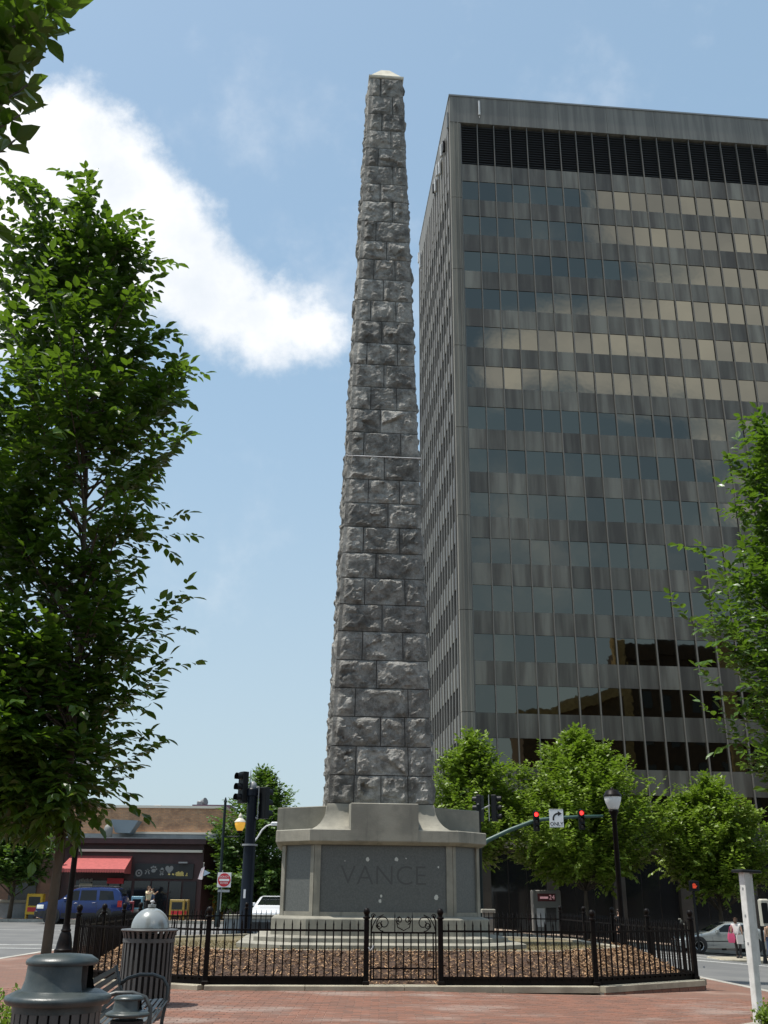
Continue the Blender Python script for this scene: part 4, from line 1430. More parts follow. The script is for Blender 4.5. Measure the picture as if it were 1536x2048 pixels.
make_tree('shade_tree', 'large leafy tree with slender bare trunk behind the green lidded bin', (-2.85, 9.1, 0), trunkL, tipsL, 31, LM_dark, leaf=(.075, .145), per_m=25, singles=300, single_key=camera_near(-5, 420), trunk_r=.05, limb_n=190, twig=.34, sub_n=5)

# overhanging branches of the nearest tree, trunk outside the picture
rg = np.random.default_rng(5)
def r_near(z, a): return 1.75 * sqrt(max(.05, 1 - ((z - 5.6) / 2.2) ** 2))
tipsN = [t for t in shell_tips(rg, 130, 3.7, 7.6, 0, .2, r_near, .3)]
for (px, py, Y) in ((120,30,3.4),(105,70,3.3),(85,20,3.2),(60,110,3.2),(55,170,3.1),(40,230,3.0),(30,280,3.0),(20,140,3.3),(95,-20,3.4),(10,60,3.2),(10,200,3.1),(70,60,3.1),(-10,250,3.0),(40,40,3.3),(20,-10,3.0),(100,-10,3.2),(60,20,3.5),(80,0,3.0),(30,90,3.3),(15,120,3.0),(0,30,3.4),(110,20,3.1),(50,-20,3.2),(90,40,3.4),(0,160,3.2),(30,190,3.3)):
    p = at(px, py, Y) - Vector((-3.35, 2.9, 0))
    tipsN.append((p.x, p.y, p.z))
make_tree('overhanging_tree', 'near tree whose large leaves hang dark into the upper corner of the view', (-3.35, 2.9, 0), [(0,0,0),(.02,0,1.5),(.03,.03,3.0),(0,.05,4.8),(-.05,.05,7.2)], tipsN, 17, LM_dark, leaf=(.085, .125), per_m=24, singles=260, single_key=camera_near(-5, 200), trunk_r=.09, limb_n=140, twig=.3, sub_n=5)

# tree at the other edge of the square
rg = np.random.default_rng(9)
zr_, rr_ = [2.3, 2.9, 3.6, 4.4, 5.0, 5.6, 6.2, 6.7, 7.1], [.6, 1.0, 1.28, 1.3, 1.15, .90, .62, .36, .10]
def r_right(z, a):
    return float(np.interp(z, zr_, rr_)) * (1 + .15 * sin(3 * a + z * 2.6) + .08 * sin(7 * a - z))
tipsR = shell_tips(rg, 330, 2.5, 6.8, .05, 0, r_right, .3)
for (px, py) in ((1358,1240),(1372,1330),(1378,1400),(1400,1200),(1380,1085),(1440,915),(1425,965),(1500,830),(1475,850),(1460,1500),(1490,1540),(1420,1450)):
    p = at(px, py, 10.4) - Vector((4.85, 10.5, 0)); tipsR.append((p.x, p.y, p.z))
make_tree('shade_tree', 'sunlit tree reaching in beside the mirrored tower above the white sign post', (4.95, 10.5, 0), [(0,0,-.1),(0,0,1.2),(.02,0,2.4),(0,.05,4),(.05,.05,5.4),(.02,.05,6.6)], tipsR, 41, LM, leaf=(.065, .125), per_m=26, singles=300, single_key=camera_near(1330, 1545), trunk_r=.07, limb_n=150, twig=.38, sub_n=5)

# street trees on the far pavements
def street_tree(name, label, px, pybase, Y, w_, ztop, zlow, seed, mt, n=130, leaf=(.19, .30), twig=.75, trunk_r=.13, lean=0):
    rg = np.random.default_rng(seed)
    x = at(px, 1750, Y).x
    z0 = G(x, Y)
    H = ztop - z0
    lo = zlow - z0
    def rf(z, a):
        t = (z - lo) / (H - lo)
        t = min(max(t, 0), 1)
        prof_ = (max(0, sin(pi * min(1, t * .92 + .10))) ** .62) * (1 - .30 * t)
        return w_ * 1.18 * prof_ * (1 + .17 * sin(3 * a + seed + z * 1.1) + .12 * sin(5 * a - seed * 2 + z * 1.7)) + .08
    tips = shell_tips(rg, n, lo, H, 0, 0, rf, .3)
    return make_tree(name, label, (x, Y, z0), [(0,0,-.1),(.03,0,lo*.5),(.02+lean*.3,0,lo),(lean*.6,.05,(lo+H)/2),(lean,.05,H*.93)], tips, seed, mt, leaf=leaf, per_m=11, trunk_r=trunk_r, limb_n=45, twig=twig, small=True, sub_n=7, sink=.62)
street_tree('street_tree', 'rounded bright green tree between the obelisk and the tower corner', 948, 1800, 56, 2.6, 9.6, 3.9, 101, LM_far, n=300)
street_tree('street_tree', 'broad bright green tree behind the red traffic lights', 1168, 1800, 56.5, 4.6, 9.9, 2.9, 102, LM_far, n=560)
street_tree('street_tree', 'smaller spreading green tree beyond the silver car', 1432, 1800, 57.5, 3.3, 7.5, 2.7, 103, LM_far, n=380)
street_tree('street_tree', 'dense green tree behind the tall dark signal pole', 515, 1800, 60, 3.0, 7.9, .5, 104, LM_far2, n=330, trunk_r=.16)
street_tree('street_tree', 'small green street tree in front of the dark old building', 30, 1800, 57.9, 1.9, 5.0, 2.5, 105, LM_far2, n=150)

# clipped shrubs in the near corners
def shrub(label, loc, r, h, seed):
    rg = np.random.default_rng(seed)
    root = thing('shrub', label, 'shrub', loc, 0, 'low shrubs at the edge of the square')
    wood = MB(); fr = []
    for i in range(90):
        a, q = rg.uniform(0, 2*pi), sqrt(rg.random())
        tip = np.array([r*q*cos(a), r*q*sin(a), h*(1 - .45*q*q)*rg.uniform(.75, 1.08)])
        st_ = np.array([.25*tip[0], .25*tip[1], 0.0])
        if i < 24: wood.tube([st_, (st_+tip)/2, tip], [.008, .006, .003], 4)
        for k in range(34):
            t = rg.uniform(.35, 1.0); p = st_ + (tip - st_) * t + rg.normal(0, .03, 3)
            ax = rg.normal(0, .6, 3); ax[2] += .5
            fr.append(leaf_frame(p, ax, np.array([rg.normal(0,.5), rg.normal(0,.5), 1.]), rg.uniform(.025, .05)))
    wood.build('stem', MATS['bark'], root)
    leaves_mesh('foliage', fr, LM_far, root)
    return root
p = at(8, 2045, 7.6)
shrub('bright low shrub beside the green lidded bin', (p.x - .10, 7.6, 0), .50, .66, 3)
shrub('small bright shrub at the foot of the white sign post', (4.35, 11.75, -.04), .30, .26, 4)
bp = [(3.72, 11.55), (4.42, 12.30), (6.2, 12.75)]
q = MB(); q.prism([(3.72, 9.4)] + [(6.2, 9.4)] + list(reversed(bp)), -.16, -.03)
tag(q.build('planting_bed', MATS['planting_soil']), 'brown planting bed at the foot of the white sign post', 'flower bed')
bb = tag(bpy.data.objects.new('bed_border', None), 'pale concrete border round the planting bed by the sign post', 'border')
C.objects.link(bb)
kerb(bp, width=.12, seg=.9, parent=bb, up=.05)
kerb([(3.66, 9.4), (3.66, 11.5)], width=.12, seg=.9, parent=bb, up=.05)
# ------------------------------------------------------------------ near street furniture
mat('bin_green', (.025, .038, .041), .38, var=(.052, .062, .060), vscale=7, vdetail=8, bump=.08, bscale=60)
mat('bin_grey', (.060, .062, .060), .45, var=(.08, .08, .078), vscale=3)
mat('bin_dome', (.27, .29, .285), .22, metal=.25, coat=.3)
mat('bench_steel', (.042, .047, .047), .42, var=(.062, .065, .062), vscale=4)
mat('bin_dark', (.012, .012, .012), .8)
def lidded_bin(name, label, cat, loc, s, h, slats):
    t = thing(name, label, cat, loc)
    R = s
    base_h = h - .235 * (s / .29)
    k = s / .29
    MB().lathe([(R*.70, .03), (R*.74, base_h - .03)], 24).build('liner', MATS['bin_dark'], t, 40)
    if slats:
        sl = MB(); sl.box(-.022, .022, -.006, .006, .03, base_h - .02)
        me = shared(sl, 'slat', MATS['bin_grey'])
        n = 26
        rows('slat', me, [Matrix.Rotation(2*pi*i/n, 4, 'Z') @ T((0, -R*.80, 0)) for i in range(n)], t)
        MB().lathe([(R*.79,.02),(R*.83,.02),(R*.83,.07),(R*.79,.07)], 32).build('foot_ring', MATS['bin_green'], t, 40)
        MB().lathe([(R*.79,base_h*.93),(R*.835,base_h*.93),(R*.835,base_h-.005),(R*.79,base_h-.005)], 32).build('top_band', MATS['bin_green'], t, 40)
    # broad rim with a rolled edge
    MB().lathe([(R*.60, base_h+.0*k),(R*.84, base_h-.012*k),(R*.95, base_h-.012*k),(R*.995, base_h+.004*k),(R, base_h+.016*k),(R*.985, base_h+.028*k),(R*.93, base_h+.036*k),(R*.80, base_h+.055*k),(R*.74, base_h+.058*k)], 40).build('rim', MATS['bin_green'], t, 50)
    # hood: back and front wall with the wide mouth cut out on one side
    z0, z1 = base_h + .050*k, base_h + .195*k
    q = MB()
    n = 40
    a0, a1 = radians(-38), radians(38)      # mouth towards +x
    ang = [a1 + (2*pi - (a1 - a0)) * i / n for i in range(n + 1)]
    prof = [(R*.735, z0), (R*.70, z0 + .02*k), (R*.66, z0 + .06*k), (R*.64, z1)]
    out = [[(r*cos(a), r*sin(a), z) for a in ang] for r, z in prof]
    q.rings(out, cap=False, close=False)
    q.rings([[(r*.95*cos(a), r*.95*sin(a), z) for a in reversed(ang)] for r, z in prof], cap=False, close=False)
    q.build('hood', MATS['bin_green'], t, 50)
    MB().lathe([(R*.50, z0-.01),(R*.50, z1-.002)], 24).build('hood_inside', MATS['bin_dark'], t, 40)
    MB().lathe([(R*.62, z1-.01*k),(R*.675, z1-.008*k),(R*.69, z1+.004*k),(R*.675, z1+.018*k),(R*.60, z1+.030*k),(R*.55, z1+.040*k),(R*.30, z1+.047*k),(.01, z1+.049*k)], 40).build('lid', MATS['bin_green'], t, 50)
    return t
p = at(126, 1918, 6.0)
lidded_bin('litter_bin', 'green metal litter bin with a wide rim and hooded lid standing before the bench', 'bin', (p.x, 6.0, 0), .285, .935, True)
p = at(258, 1997, 7.55)
lidded_bin('ash_urn', 'small green lidded ash urn standing between the bench arms', 'urn', (p.x + .0, 7.55, 0), .150, .60, False)

# slatted bin with a grey dome
p = at(300, 1858, 13.25)
dome = thing('litter_bin', 'slatted grey litter bin with a shiny dome top in front of the iron fence', 'bin', (p.x, 13.25, 0))
R_ = .325; HB_ = p.z
MB().lathe([(.27,.05),(.275,HB_-.06)], 24).build('liner', MATS['bin_dark'], dome, 40)
sl = MB(); sl.box(-.018, .018, -.006, .006, .04, HB_-.10)
sl.add([(-.018,-.006,HB_-.10),(.018,-.006,HB_-.10),(.018,-.03,HB_-.02),(-.018,-.03,HB_-.02),(-.018,.006,HB_-.10),(.018,.006,HB_-.10),(.018,-.018,HB_-.02),(-.018,-.018,HB_-.02)], [(0,1,2,3),(4,7,6,5),(0,3,7,4),(1,5,6,2)])
rows('slat', shared(sl, 'slat', MATS['bin_grey']), [Matrix.Rotation(2*pi*i/28, 4, 'Z') @ T((0,-R_+.02,0)) for i in range(28)], dome)
for z in (.05, HB_-.15): MB().lathe([(R_-.035,z),(R_-.008,z),(R_-.008,z+.045),(R_-.035,z+.045)], 32).build('hoop', MATS['bin_grey'], dome, 40)
MB().lathe([(.25,HB_-.022),(.345,HB_-.022),(.352,HB_-.012),(.345,HB_),(.20,HB_+.01)], 36).build('rim', MATS['bin_grey'], dome, 50)
MB().lathe([(.235*cos(a), HB_+.012+.235*sin(a)) for a in [i*pi/2/14 for i in range(14)]] + [(.05,HB_+.252),(.05,HB_+.285),(.012,HB_+.288)], 32).build('dome', MATS['bin_dome'], dome, 50)
q = MB(); q.lathe([(.012,HB_+.287),(.012,HB_+.305),(.028,HB_+.315),(.024,HB_+.330),(.004,HB_+.336)], 12); q.build('knob', MATS['white_metal'], dome, 50)

# bench: slatted seat and back, looped arms
b0, b1 = Vector((-2.02, 7.95, 0)), Vector((-2.26, 9.75, 0))
ax = (b1 - b0).normalized()
bench = thing('park_bench', 'grey steel slatted bench with hooped arms beside the green lidded bin', 'bench', b0, atan2(ax.y, ax.x))
bench.scale = (1, .86, .86)
LB = (b1 - b0).length                       # local +x runs along the bench, local -y is the sitter's front
def seatprof(t):                            # from front edge to top of the back
    P = [(-.42,.43),(-.38,.455),(-.28,.452),(-.15,.438),(-.02,.43),(.04,.46),(.08,.54),(.12,.66),(.155,.77)]
    s = t * (len(P) - 1); i = min(int(s), len(P) - 2); u = s - i
    return P[i][0]*(1-u)+P[i+1][0]*u, P[i][1]*(1-u)+P[i+1][1]*u
for i in range(15):
    t0, t1 = i/15 + .012, (i+1)/15 - .010
    a, b = seatprof(t0), seatprof(t1)
    q = MB()
    q.rings([[(x, a[0], a[1]), (x, b[0], b[1]), (x, b[0]+.004, b[1]-.009), (x, a[0]+.004, a[1]-.009)] for x in (.03, LB-.03)])
    q.build('back_slat' if i > 9 else 'seat_slat', MATS['bench_steel'], bench)
for x in (.0, LB):
    q = MB()
    q.tube([(x, -.36, .0), (x, -.37, .25), (x, -.40, .45), (x, -.40, .56), (x, -.35, .64), (x, -.24, .675), (x, -.10, .675), (x, .02, .64), (x, .09, .585)], .019, 8)
    q.build('arm', MATS['bench_steel'], bench, True)
    q = MB(); q.tube([(x, .10, 0), (x, .06, .25), (x, .03, .42), (x, .09, .57), (x, .155, .765)], .019, 8); q.build('leg', MATS['bench_steel'], bench, True)
    q = MB(); q.tube([(x, -.40, .42), (x, -.2, .425), (x, .03, .41)], .017, 8); q.build('seat_rail', MATS['bench_steel'], bench, True)

# tree pit with steel edge and gravel soil
pit = thing('tree_pit', 'green steel edged tree pit filled with dark gravel behind the bench', 'planter', (-3.02, 10.9, 0))
for (a, b, c, d_) in ((-.6,.62,-1.25,-1.22),(-.6,.62,1.22,1.25),(-.6,-.57,-1.219,1.219),(.59,.62,-1.219,1.219)):
    MB().box(a, b, c, d_, -.02, .075).build('edge', MATS['bin_green'], pit)
MB().box(-.569, .589, -1.219, 1.219, -.03, .03).build('soil', MATS['planting_soil'], pit)

# white sign post, plate seen nearly edge on
pb = Vector((4.33, 12.45, 0)); pb.z = G(pb.x, pb.y)
top = at(1494, 1742, 12.45)
sp_ = thing('sign_post', 'slim white square post carrying a white box sign seen edge on', 'sign', pb, radians(22))
lean = Vector((top.x - pb.x, 0, top.z - pb.z))
hS = lean.z
SH = Matrix(((1,0,0,0),(0,1,0,0),(0,0,1,0),(0,0,0,1)))
mat('sign_white', (.70, .70, .67), .45, var=(.56, .56, .53), vscale=6)
tl = radians(1.6)
LN = Matrix.Rotation(tl, 4, 'Y')
MB().bbox(-.045, .045, -.045, .045, 0, hS, .006, LN).build('post', MATS['sign_white'], sp_)
MB().bbox(-.030, .165, .047, .075, hS - 1.03, hS - .02, .008, LN).build('sign_panel', MATS['sign_white'], sp_)
MB().bbox(-.10, .20, -.08, .12, hS - .018, hS + .015, .01, LN).build('cap', MATS['black_plastic'], sp_)
for z in (.2, .5, .8): MB().box(-.0475, -.0455, -.012, .012, hS - z - .015, hS - z + .015, LN).build('bolt', MATS['grey_metal'], sp_)

# ------------------------------------------------------------------ lamp posts
def lamp_post(label, px, Y, ztop_px, base, group='black lamp posts on the square'):
    p = at(px, ztop_px, Y)
    p.x = at(*base, Y).x
    z0 = G(p.x, Y)
    H = p.z - z0
    t = thing('lamp_post', label, 'lamp post', (p.x, Y, z0), 0, group)
    q = MB(); q.lathe([(.21,0),(.21,.10),(.18,.13),(.17,.22),(.125,.42),(.10,.47),(.115,.50),(.09,.54),(.085,.62)], 16); q.build('base', MATS['black_iron'], t, 40)
    q = MB(); q.lathe([(.070,.60),(.060,H-.72),(.075,H-.70),(.075,H-.66),(.10,H-.60),(.13,H-.54),(.10,H-.50)], 14); q.build('pole', MATS['black_iron'], t, 40)
    q = MB(); q.lathe([(.105,H-.505),(.13,H-.47),(.175,H-.36),(.205,H-.25),(.205,H-.19)], 20); q.build('globe', MATS['lamp_globe'], t, 60)
    q = MB(); q.lathe([(.222,H-.20),(.222,H-.16),(.20,H-.14),(.17,H-.07),(.10,H-.03),(.04,H-.02),(.03,H+.015),(.005,H+.03)], 20); q.build('cap', MATS['black_iron'], t, 60)
    return t
mat('lamp_globe', (.72, .74, .74), .35, trans=.0)
lamp_post('black lamp post with a frosted globe in front of the broad green tree', 1226, 25.0, 1577, (1236, 1740))
lamp_post('black lamp post rising into the shade tree by the road', 134, 24.0, 1500, (128, 1895))

# ------------------------------------------------------------------ traffic signals and signs
mat('signal_black', (.005, .006, .007), .45, spec=.25)
mat('red_lens', (.6, .02, .02), .3, emit=((1.0, .035, .03), 2.6))
mat('dark_lens', (.03, .022, .016), .25)
mat('sign_red', (.52, .02, .03), .45)
mat('sign_face', (.74, .74, .74), .45)
mat('sign_back', (.34, .35, .35), .5)
def signal_head(t, M, lit, s=1.0):
    """three lens head facing local -y"""
    w2, h = .17*s, .36*s
    q = MB(); q.bbox(-w2, w2, -.10*s, .12*s, -1.5*h, 1.5*h, .02*s, M)
    hd = q.build('signal_head', MATS['signal_black'], t)
    for k in range(3):
        zc_ = (1 - k) * h
        L = MB(); n = 14
        Rl = M @ T((0, -.105*s, zc_)) @ Matrix.Rotation(pi/2, 4, 'X')
        L.lathe([(.118*s, -.006), (.118*s, .004), (.07*s, .018*s), (.003, .024*s)], n, M=Rl)
        L.build('lens', MATS['red_lens'] if (lit and k == 0) else MATS['dark_lens'], hd)
        V = MB(); r = .135*s
        an = [radians(-35 + 250*i/12) for i in range(13)]
        V.rings([[(r*cos(a), yv, zc_ + r*sin(a)) for a in an] for yv in (-.10*s, -.30*s)], cap=False, close=False, M=M)
        V.build('visor', MATS['signal_black'], hd)
    return hd
# tall dark pole with two heads
pz = at(497, 1578, 36)
SPX = at(499, 1700, 36).x - .05
sp = thing('signal_pole', 'thick dark blue signal pole with two black traffic signal heads near its top', 'signal pole', (SPX + .05, 36, 0))
navy = mat('navy_steel', (.004, .007, .013), .4, spec=.2)
zc2 = at(497, 1690, 36).z
q = MB(); q.lathe([(.28,0),(.28,.12),(.22,.2),(.212,zc2-.03)], 20); q.build('lower_pole', navy, sp, 40)
q = MB(); q.lathe([(.275,zc2-.03),(.275,zc2+.03)], 20); q.build('collar', MATS['grey_metal'], sp, 40)
q = MB(); q.lathe([(.185,zc2+.03),(.175,pz.z-.25),(.225,pz.z-.24),(.225,pz.z-.02),(.18,pz.z+.03)], 20); q.build('upper_pole', navy, sp, 40)
q = MB(); q.lathe([(.13,pz.z+.03),(.14,pz.z+.10),(.10,pz.z+.22),(.02,pz.z+.27)], 12); q.build('cap', MATS['grey_metal'], sp, 40)
h1_ = at(486, 1575, 36)
signal_head(sp, T((h1_.x - SPX - .05, -.05, h1_.z)) @ Matrix.Rotation(radians(-50), 4, 'Z'), False)
q = MB(); q.tube([(0,0,h1_.z-.45),(h1_.x-SPX,-.02,h1_.z-.45)], .04, 6); q.tube([(h1_.x-SPX+.12,0,h1_.z+.55),(h1_.x-SPX+.12,0,h1_.z-.45)], .02, 6); q.tube([(h1_.x-SPX+.2,0,h1_.z+.6),(h1_.x-SPX+.2,0,h1_.z-.1)], .015, 6); q.build('bracket', MATS['grey_metal'], sp)
h2_ = at(525, 1606, 36)
signal_head(sp, T((h2_.x - SPX + .02, -.02, h2_.z)) @ Matrix.Rotation(radians(140), 4, 'Z'), False)
q = MB(); q.box(h2_.x-SPX-.20, h2_.x-SPX-.17, -.14, -.10, h2_.z-.56, h2_.z+.56); q.tube([(0,0,h2_.z+.5),(h2_.x-SPX-.18,-.1,h2_.z+.54)], .03, 6); q.tube([(0,0,h2_.z-.4),(h2_.x-SPX-.18,-.1,h2_.z-.55)], .03, 6); q.build('bracket', MATS['grey_metal'], sp)
st_ = at(489, 1790, 35.7)
MB().box(st_.x-SPX-.09, st_.x-SPX-.02, -.29, -.275, st_.z-.1, st_.z+.18).build('sticker', MATS['sign_face'], sp)

# street light arm behind it
pa, pb_, pc_ = at(503, 1692, 52), at(533, 1652, 52), at(553, 1648, 52)
sl_ = thing('street_light', 'grey curved street light arm reaching out beside the dark signal pole', 'street light', (pa.x - .3, 52, 0))
o_ = Vector((pa.x - .3, 52, 0))
q = MB(); q.tube([(0,0,0),(0,0,pa.z-.4)], [.09,.06], 8); q.build('pole', MATS['grey_metal'], sl_)
q = MB(); q.tube([Vector((0,0,pa.z-.4)), Vector((0.1,0,pa.z-.2)), at(515,1675,52)-o_, at(524,1660,52)-o_, pb_-o_, at(545,1648,52)-o_], .045, 6); q.build('arm', MATS['white_metal'], sl_)
q = MB(); c_ = pc_ - o_; q.bbox(c_.x-.28, c_.x+.12, -.14, .14, c_.z-.08, c_.z+.10, .05); q.build('lamp_head', MATS['white_metal'], sl_)

# thin pole with DO NOT ENTER sign and the amber lantern
YP = 46.0
pt = at(452, 1600, YP); dn = at(449.5, 1760, YP); gl = at(480, 1650, YP)
tp_ = thing('sign_pole', 'thin dark pole by the corner shop with a round red prohibition sign', 'sign', (pt.x - .02, YP, 0))
q = MB(); q.lathe([(.12,0),(.12,.5),(.07,.6),(.06,pt.z-.1),(.085,pt.z-.09),(.02,pt.z+.12)], 10); q.build('pole', MATS['dark_green_steel'], tp_, 40)
sx_ = dn.x - pt.x + .02; S = .30
sgn = MB(); sgn.bbox(-S, S, -.012, .0, -S, S, .004, T((sx_, -.14, dn.z))); pl = sgn.build('sign_plate', MATS['sign_face'], tp_)
q = MB(); q.lathe([(.279,-.002),(.279,.004),(.001,.005)], 28, M=T((sx_, -.153, dn.z)) @ Matrix.Rotation(pi/2,4,'X')); q.build('red_disc', MATS['sign_red'], pl)
MB().box(sx_-.22, sx_+.22, -.163, -.1595, dn.z-.046, dn.z+.046).build('white_bar', MATS['sign_face'], pl)
text_mesh('lettering', 'DO', .115, MATS['sign_face'], pl, T((sx_-.135, -.161, dn.z+.13)) @ FRONT, .001)
text_mesh('lettering', 'NOT', .115, MATS['sign_face'], pl, T((sx_+.075, -.161, dn.z+.13)) @ FRONT, .001)
text_mesh('lettering', 'ENTER', .115, MATS['sign_face'], pl, T((sx_, -.161, dn.z-.13)) @ FRONT, .001)
MB().box(sx_-.26, sx_+.26, -.13, -.10, dn.z-.5, dn.z-.40).build('lower_plate', MATS['sign_back'], tp_)
q = MB(); q.tube([(sx_-.1,-.12,dn.z+.4),(sx_-.1,-.12,dn.z-1.3)], .025, 6); q.build('sign_stake', MATS['grey_metal'], tp_)
q = MB(); zz_ = at(460, 1673, YP).z; q.tube([(0,0,zz_),(gl.x-pt.x+.02,0,zz_),(gl.x-pt.x+.02,0,zz_+.15)], .03, 6); q.build('arm', MATS['dark_green_steel'], tp_)
mat('amber_glow', (.75, .40, .05), .3, emit=((1.0, .50, .05), .35))
ln = thing('lantern', 'amber glass acorn lantern with pale finial on the thin pole arm', 'lantern', (gl.x, YP, gl.z))
zb2 = zz_ + .15 - gl.z
MB().lathe([(.10,zb2),(.14,zb2+.05),(.11,zb2+.10)], 12).build('base', MATS['black_iron'], ln, 40)
MB().lathe([(.12,zb2+.10),(.20,-.10),(.24,.06),(.22,.12)], 16).build('globe', MATS['amber_glow'], ln, 60)
MB().lathe([(.26,.115),(.25,.15),(.17,.24),(.08,.31),(.10,.35),(.07,.42),(.02,.52)], 16).build('cap', mat('lantern_cap', (.60,.56,.46), .4), ln, 60)

# mast arm with red signals and the turn sign
YM = 50.0
arm = [at(940, 1712, YM), at(975, 1681, YM), at(1020, 1660, YM), at(1062, 1644, YM), at(1085, 1639, YM), at(1120, 1635.5, YM), at(1160, 1633.5, YM), at(1206, 1632, YM)]
b_ = Vector((arm[0].x - 1.0, YM, G(arm[0].x - 1, YM)))
ma = thing('signal_mast', 'green steel mast arm carrying two red traffic lights across the street', 'signal mast', b_)
q = MB(); q.lathe([(.22,0),(.20,arm[0].z - b_.z - .2)], 14); q.build('pole', MATS['green_steel'], ma, 40)
q = MB(); q.tube([Vector((0,0,arm[0].z-b_.z-.55))] + [p - b_ for p in arm], [.12,.115,.11,.105,.10,.095,.09,.08,.07], 10); q.build('arm', MATS['green_steel'], ma, True)
for px, py in ((1071, 1638), (1161, 1635)):
    c = at(px, py, YM) - b_
    signal_head(ma, T((c.x, -.22, c.z - .12)), True, .86)
    q = MB(); q.tube([(c.x, -.10, c.z-.5),(c.x, -.10, c.z+.4)], .03, 6); q.box(c.x-.05, c.x+.05, -.12, .12, c.z-.03, c.z+.09); q.build('clamp', MATS['green_steel'], ma)
c = at(1113, 1636.5, YM - .2)
ts = thing('turn_sign', 'white square sign with a black right turn arrow hung on the mast arm', 'sign', (c.x, YM - .16, c.z))
sz, szh = .345, .43
q = MB(); q.bbox(-sz, sz, -.012, .0, -szh, szh, .004); tpl = q.build('sign_plate', MATS['sign_face'], ts)
blk = mat('sign_black', (.012, .012, .012), .5)
MB().box(-sz*.97, sz*.97, -.0165, -.0125, szh*.94, szh*.97).build('border', blk, tpl)
MB().box(-sz*.97, sz*.97, -.0165, -.0125, -szh*.97, -szh*.94).build('border', blk, tpl)
arc = [(-.15 + .0, -.10)] + [(-.15 + .24*(1-cos(a)), -.02 + .24*sin(a)) for a in [i*pi/2/8 for i in range(9)]]
q = MB(); wv = .042; pts_ = []
for i, (x, z) in enumerate(arc):
    a = arc[max(0, i-1)]; b = arc[min(len(arc)-1, i+1)]; t = Vector((b[0]-a[0], b[1]-a[1])).normalized(); pts_.append(((x - t.y*wv, z + t.x*wv), (x + t.y*wv, z - t.x*wv)))
poly = [p[0] for p in pts_] + [p[1] for p in reversed(pts_)]
for i in range(len(pts_) - 1):
    A, B, C_, D_ = pts_[i][0], pts_[i+1][0], pts_[i+1][1], pts_[i][1]
    q.add([(p[0], -.0165, p[1]) for p in (A, B, C_, D_)], [(3,2,1,0)])
e_ = arc[-1]
q.add([(e_[0]-.01, -.0165, e_[1]+.125), (e_[0]+.19, -.0165, e_[1]), (e_[0]-.01, -.0165, e_[1]-.125)], [(2,1,0)])
q.build('arrow', blk, tpl)
text_mesh('lettering', 'ONLY', .24, blk, tpl, T((0, -.0150, -.27)) @ FRONT, .001, .004)
q = MB(); q.box(-.05, .05, .002, .06, -.2, .2); q.build('clamp', MATS['green_steel'], ts)

# signals half hidden behind the pedestal
YS = 40.0
c = at(975, 1616, YS)
s2 = thing('signal_pole', 'dark pole with black signal heads seen side on beside the pedestal', 'signal pole', (c.x - .35, YS, G(c.x, YS)))
gz = G(c.x, YS)
q = MB(); q.lathe([(.10,0),(.075,c.z-gz+.1),(.09,c.z-gz+.12),(.02,c.z-gz+.2)], 10); q.build('pole', MATS['dark_green_steel'], s2, 40)
signal_head(s2, T((.63, 0, c.z - gz)) @ Matrix.Rotation(radians(75), 4, 'Z'), False, .92)
signal_head(s2, T((.06, .1, c.z - gz + .0)) @ Matrix.Rotation(radians(-120), 4, 'Z'), False, .92)
q = MB(); q.tube([(.0,0,c.z-gz-.1),(.45,-.05,c.z-gz+.1)], .03, 6); q.tube([(.40,-.1,c.z-gz-.5),(.40,-.1,c.z-gz+.5)], .02, 6); q.build('bracket', MATS['grey_metal'], s2)

# white utility post, hand signal, signal box, cash machine, low wall, rail
c0, c1 = at(976, 1818, 29), at(976, 1872, 29)
ut = thing('utility_post', 'short white utility post standing just beyond the pedestal corner', 'utility post', (c0.x, 29, G(c0.x, 29)))
g_ = G(c0.x, 29)
MB().bbox(-.15, .15, -.12, .12, 0, c0.z-g_-.10, .01).build('body', MATS['limestone'], ut)
MB().bbox(-.19, .19, -.16, .16, c0.z-g_-.10, c0.z-g_, .02).build('cap', MATS['limestone'], ut)
MB().box(-.11, .11, -.124, -.119, c0.z-g_-.26, c0.z-g_-.20).build('label_plate', MATS['grey_metal'], ut)

c = at(1386, 1772, 52)
hs_ = thing('pedestrian_signal', 'pedestrian signal with a glowing red hand in front of the dark shopfront', 'signal', (c.x, 52, G(c.x, 52)))
g_ = G(c.x, 52)
q = MB(); q.lathe([(.09,0),(.06,.3),(.055,c.z-g_+.3)], 8); hs_pole = q.build('pole', MATS['signal_black'], hs_)
q = MB(); q.bbox(-.24, .24, -.22, -.06, c.z-g_-.24, c.z-g_+.24, .02); hb_ = q.build('housing', MATS['signal_black'], hs_)
q = MB(); zc_ = c.z - g_
for i, L in enumerate((.10,.125,.12,.095)): q.box(-.085+i*.042, -.05+i*.042, -.226, -.221, zc_+.0, zc_+L)
q.box(-.085, .078, -.2265, -.2205, zc_-.11, zc_+.001); q.add([(.078,-.226,zc_-.07),(.14,-.226,zc_-.01),(.12,-.226,zc_+.03),(.078,-.226,zc_-.01)], [(0,1,2,3)])
q.build('red_hand', mat('hand_red', (.6, .06, .02), .4, emit=((1, .08, .03), .25)), hb_)

c = at(1519, 1826, 40)
g_ = G(c.x, 40)
bx2 = thing('signal_box', 'beige signal housing on a dark post by the silver car', 'signal box', (c.x, 40, g_))
q = MB(); q.lathe([(.10,0),(.055,.3),(.05,c.z-g_+.6)], 8); q.build('post', MATS['signal_black'], bx2)
mat('beige_metal', (.42, .40, .33), .5)
MB().bbox(-.06, .30, -.35, -.06, c.z-g_-.45, c.z-g_+.50, .05).build('housing', MATS['beige_metal'], bx2)
MB().bbox(-.03, .20, -.37, -.352, c.z-g_-.35, c.z-g_+.36, .02).build('screen', MATS['signal_black'], bx2)

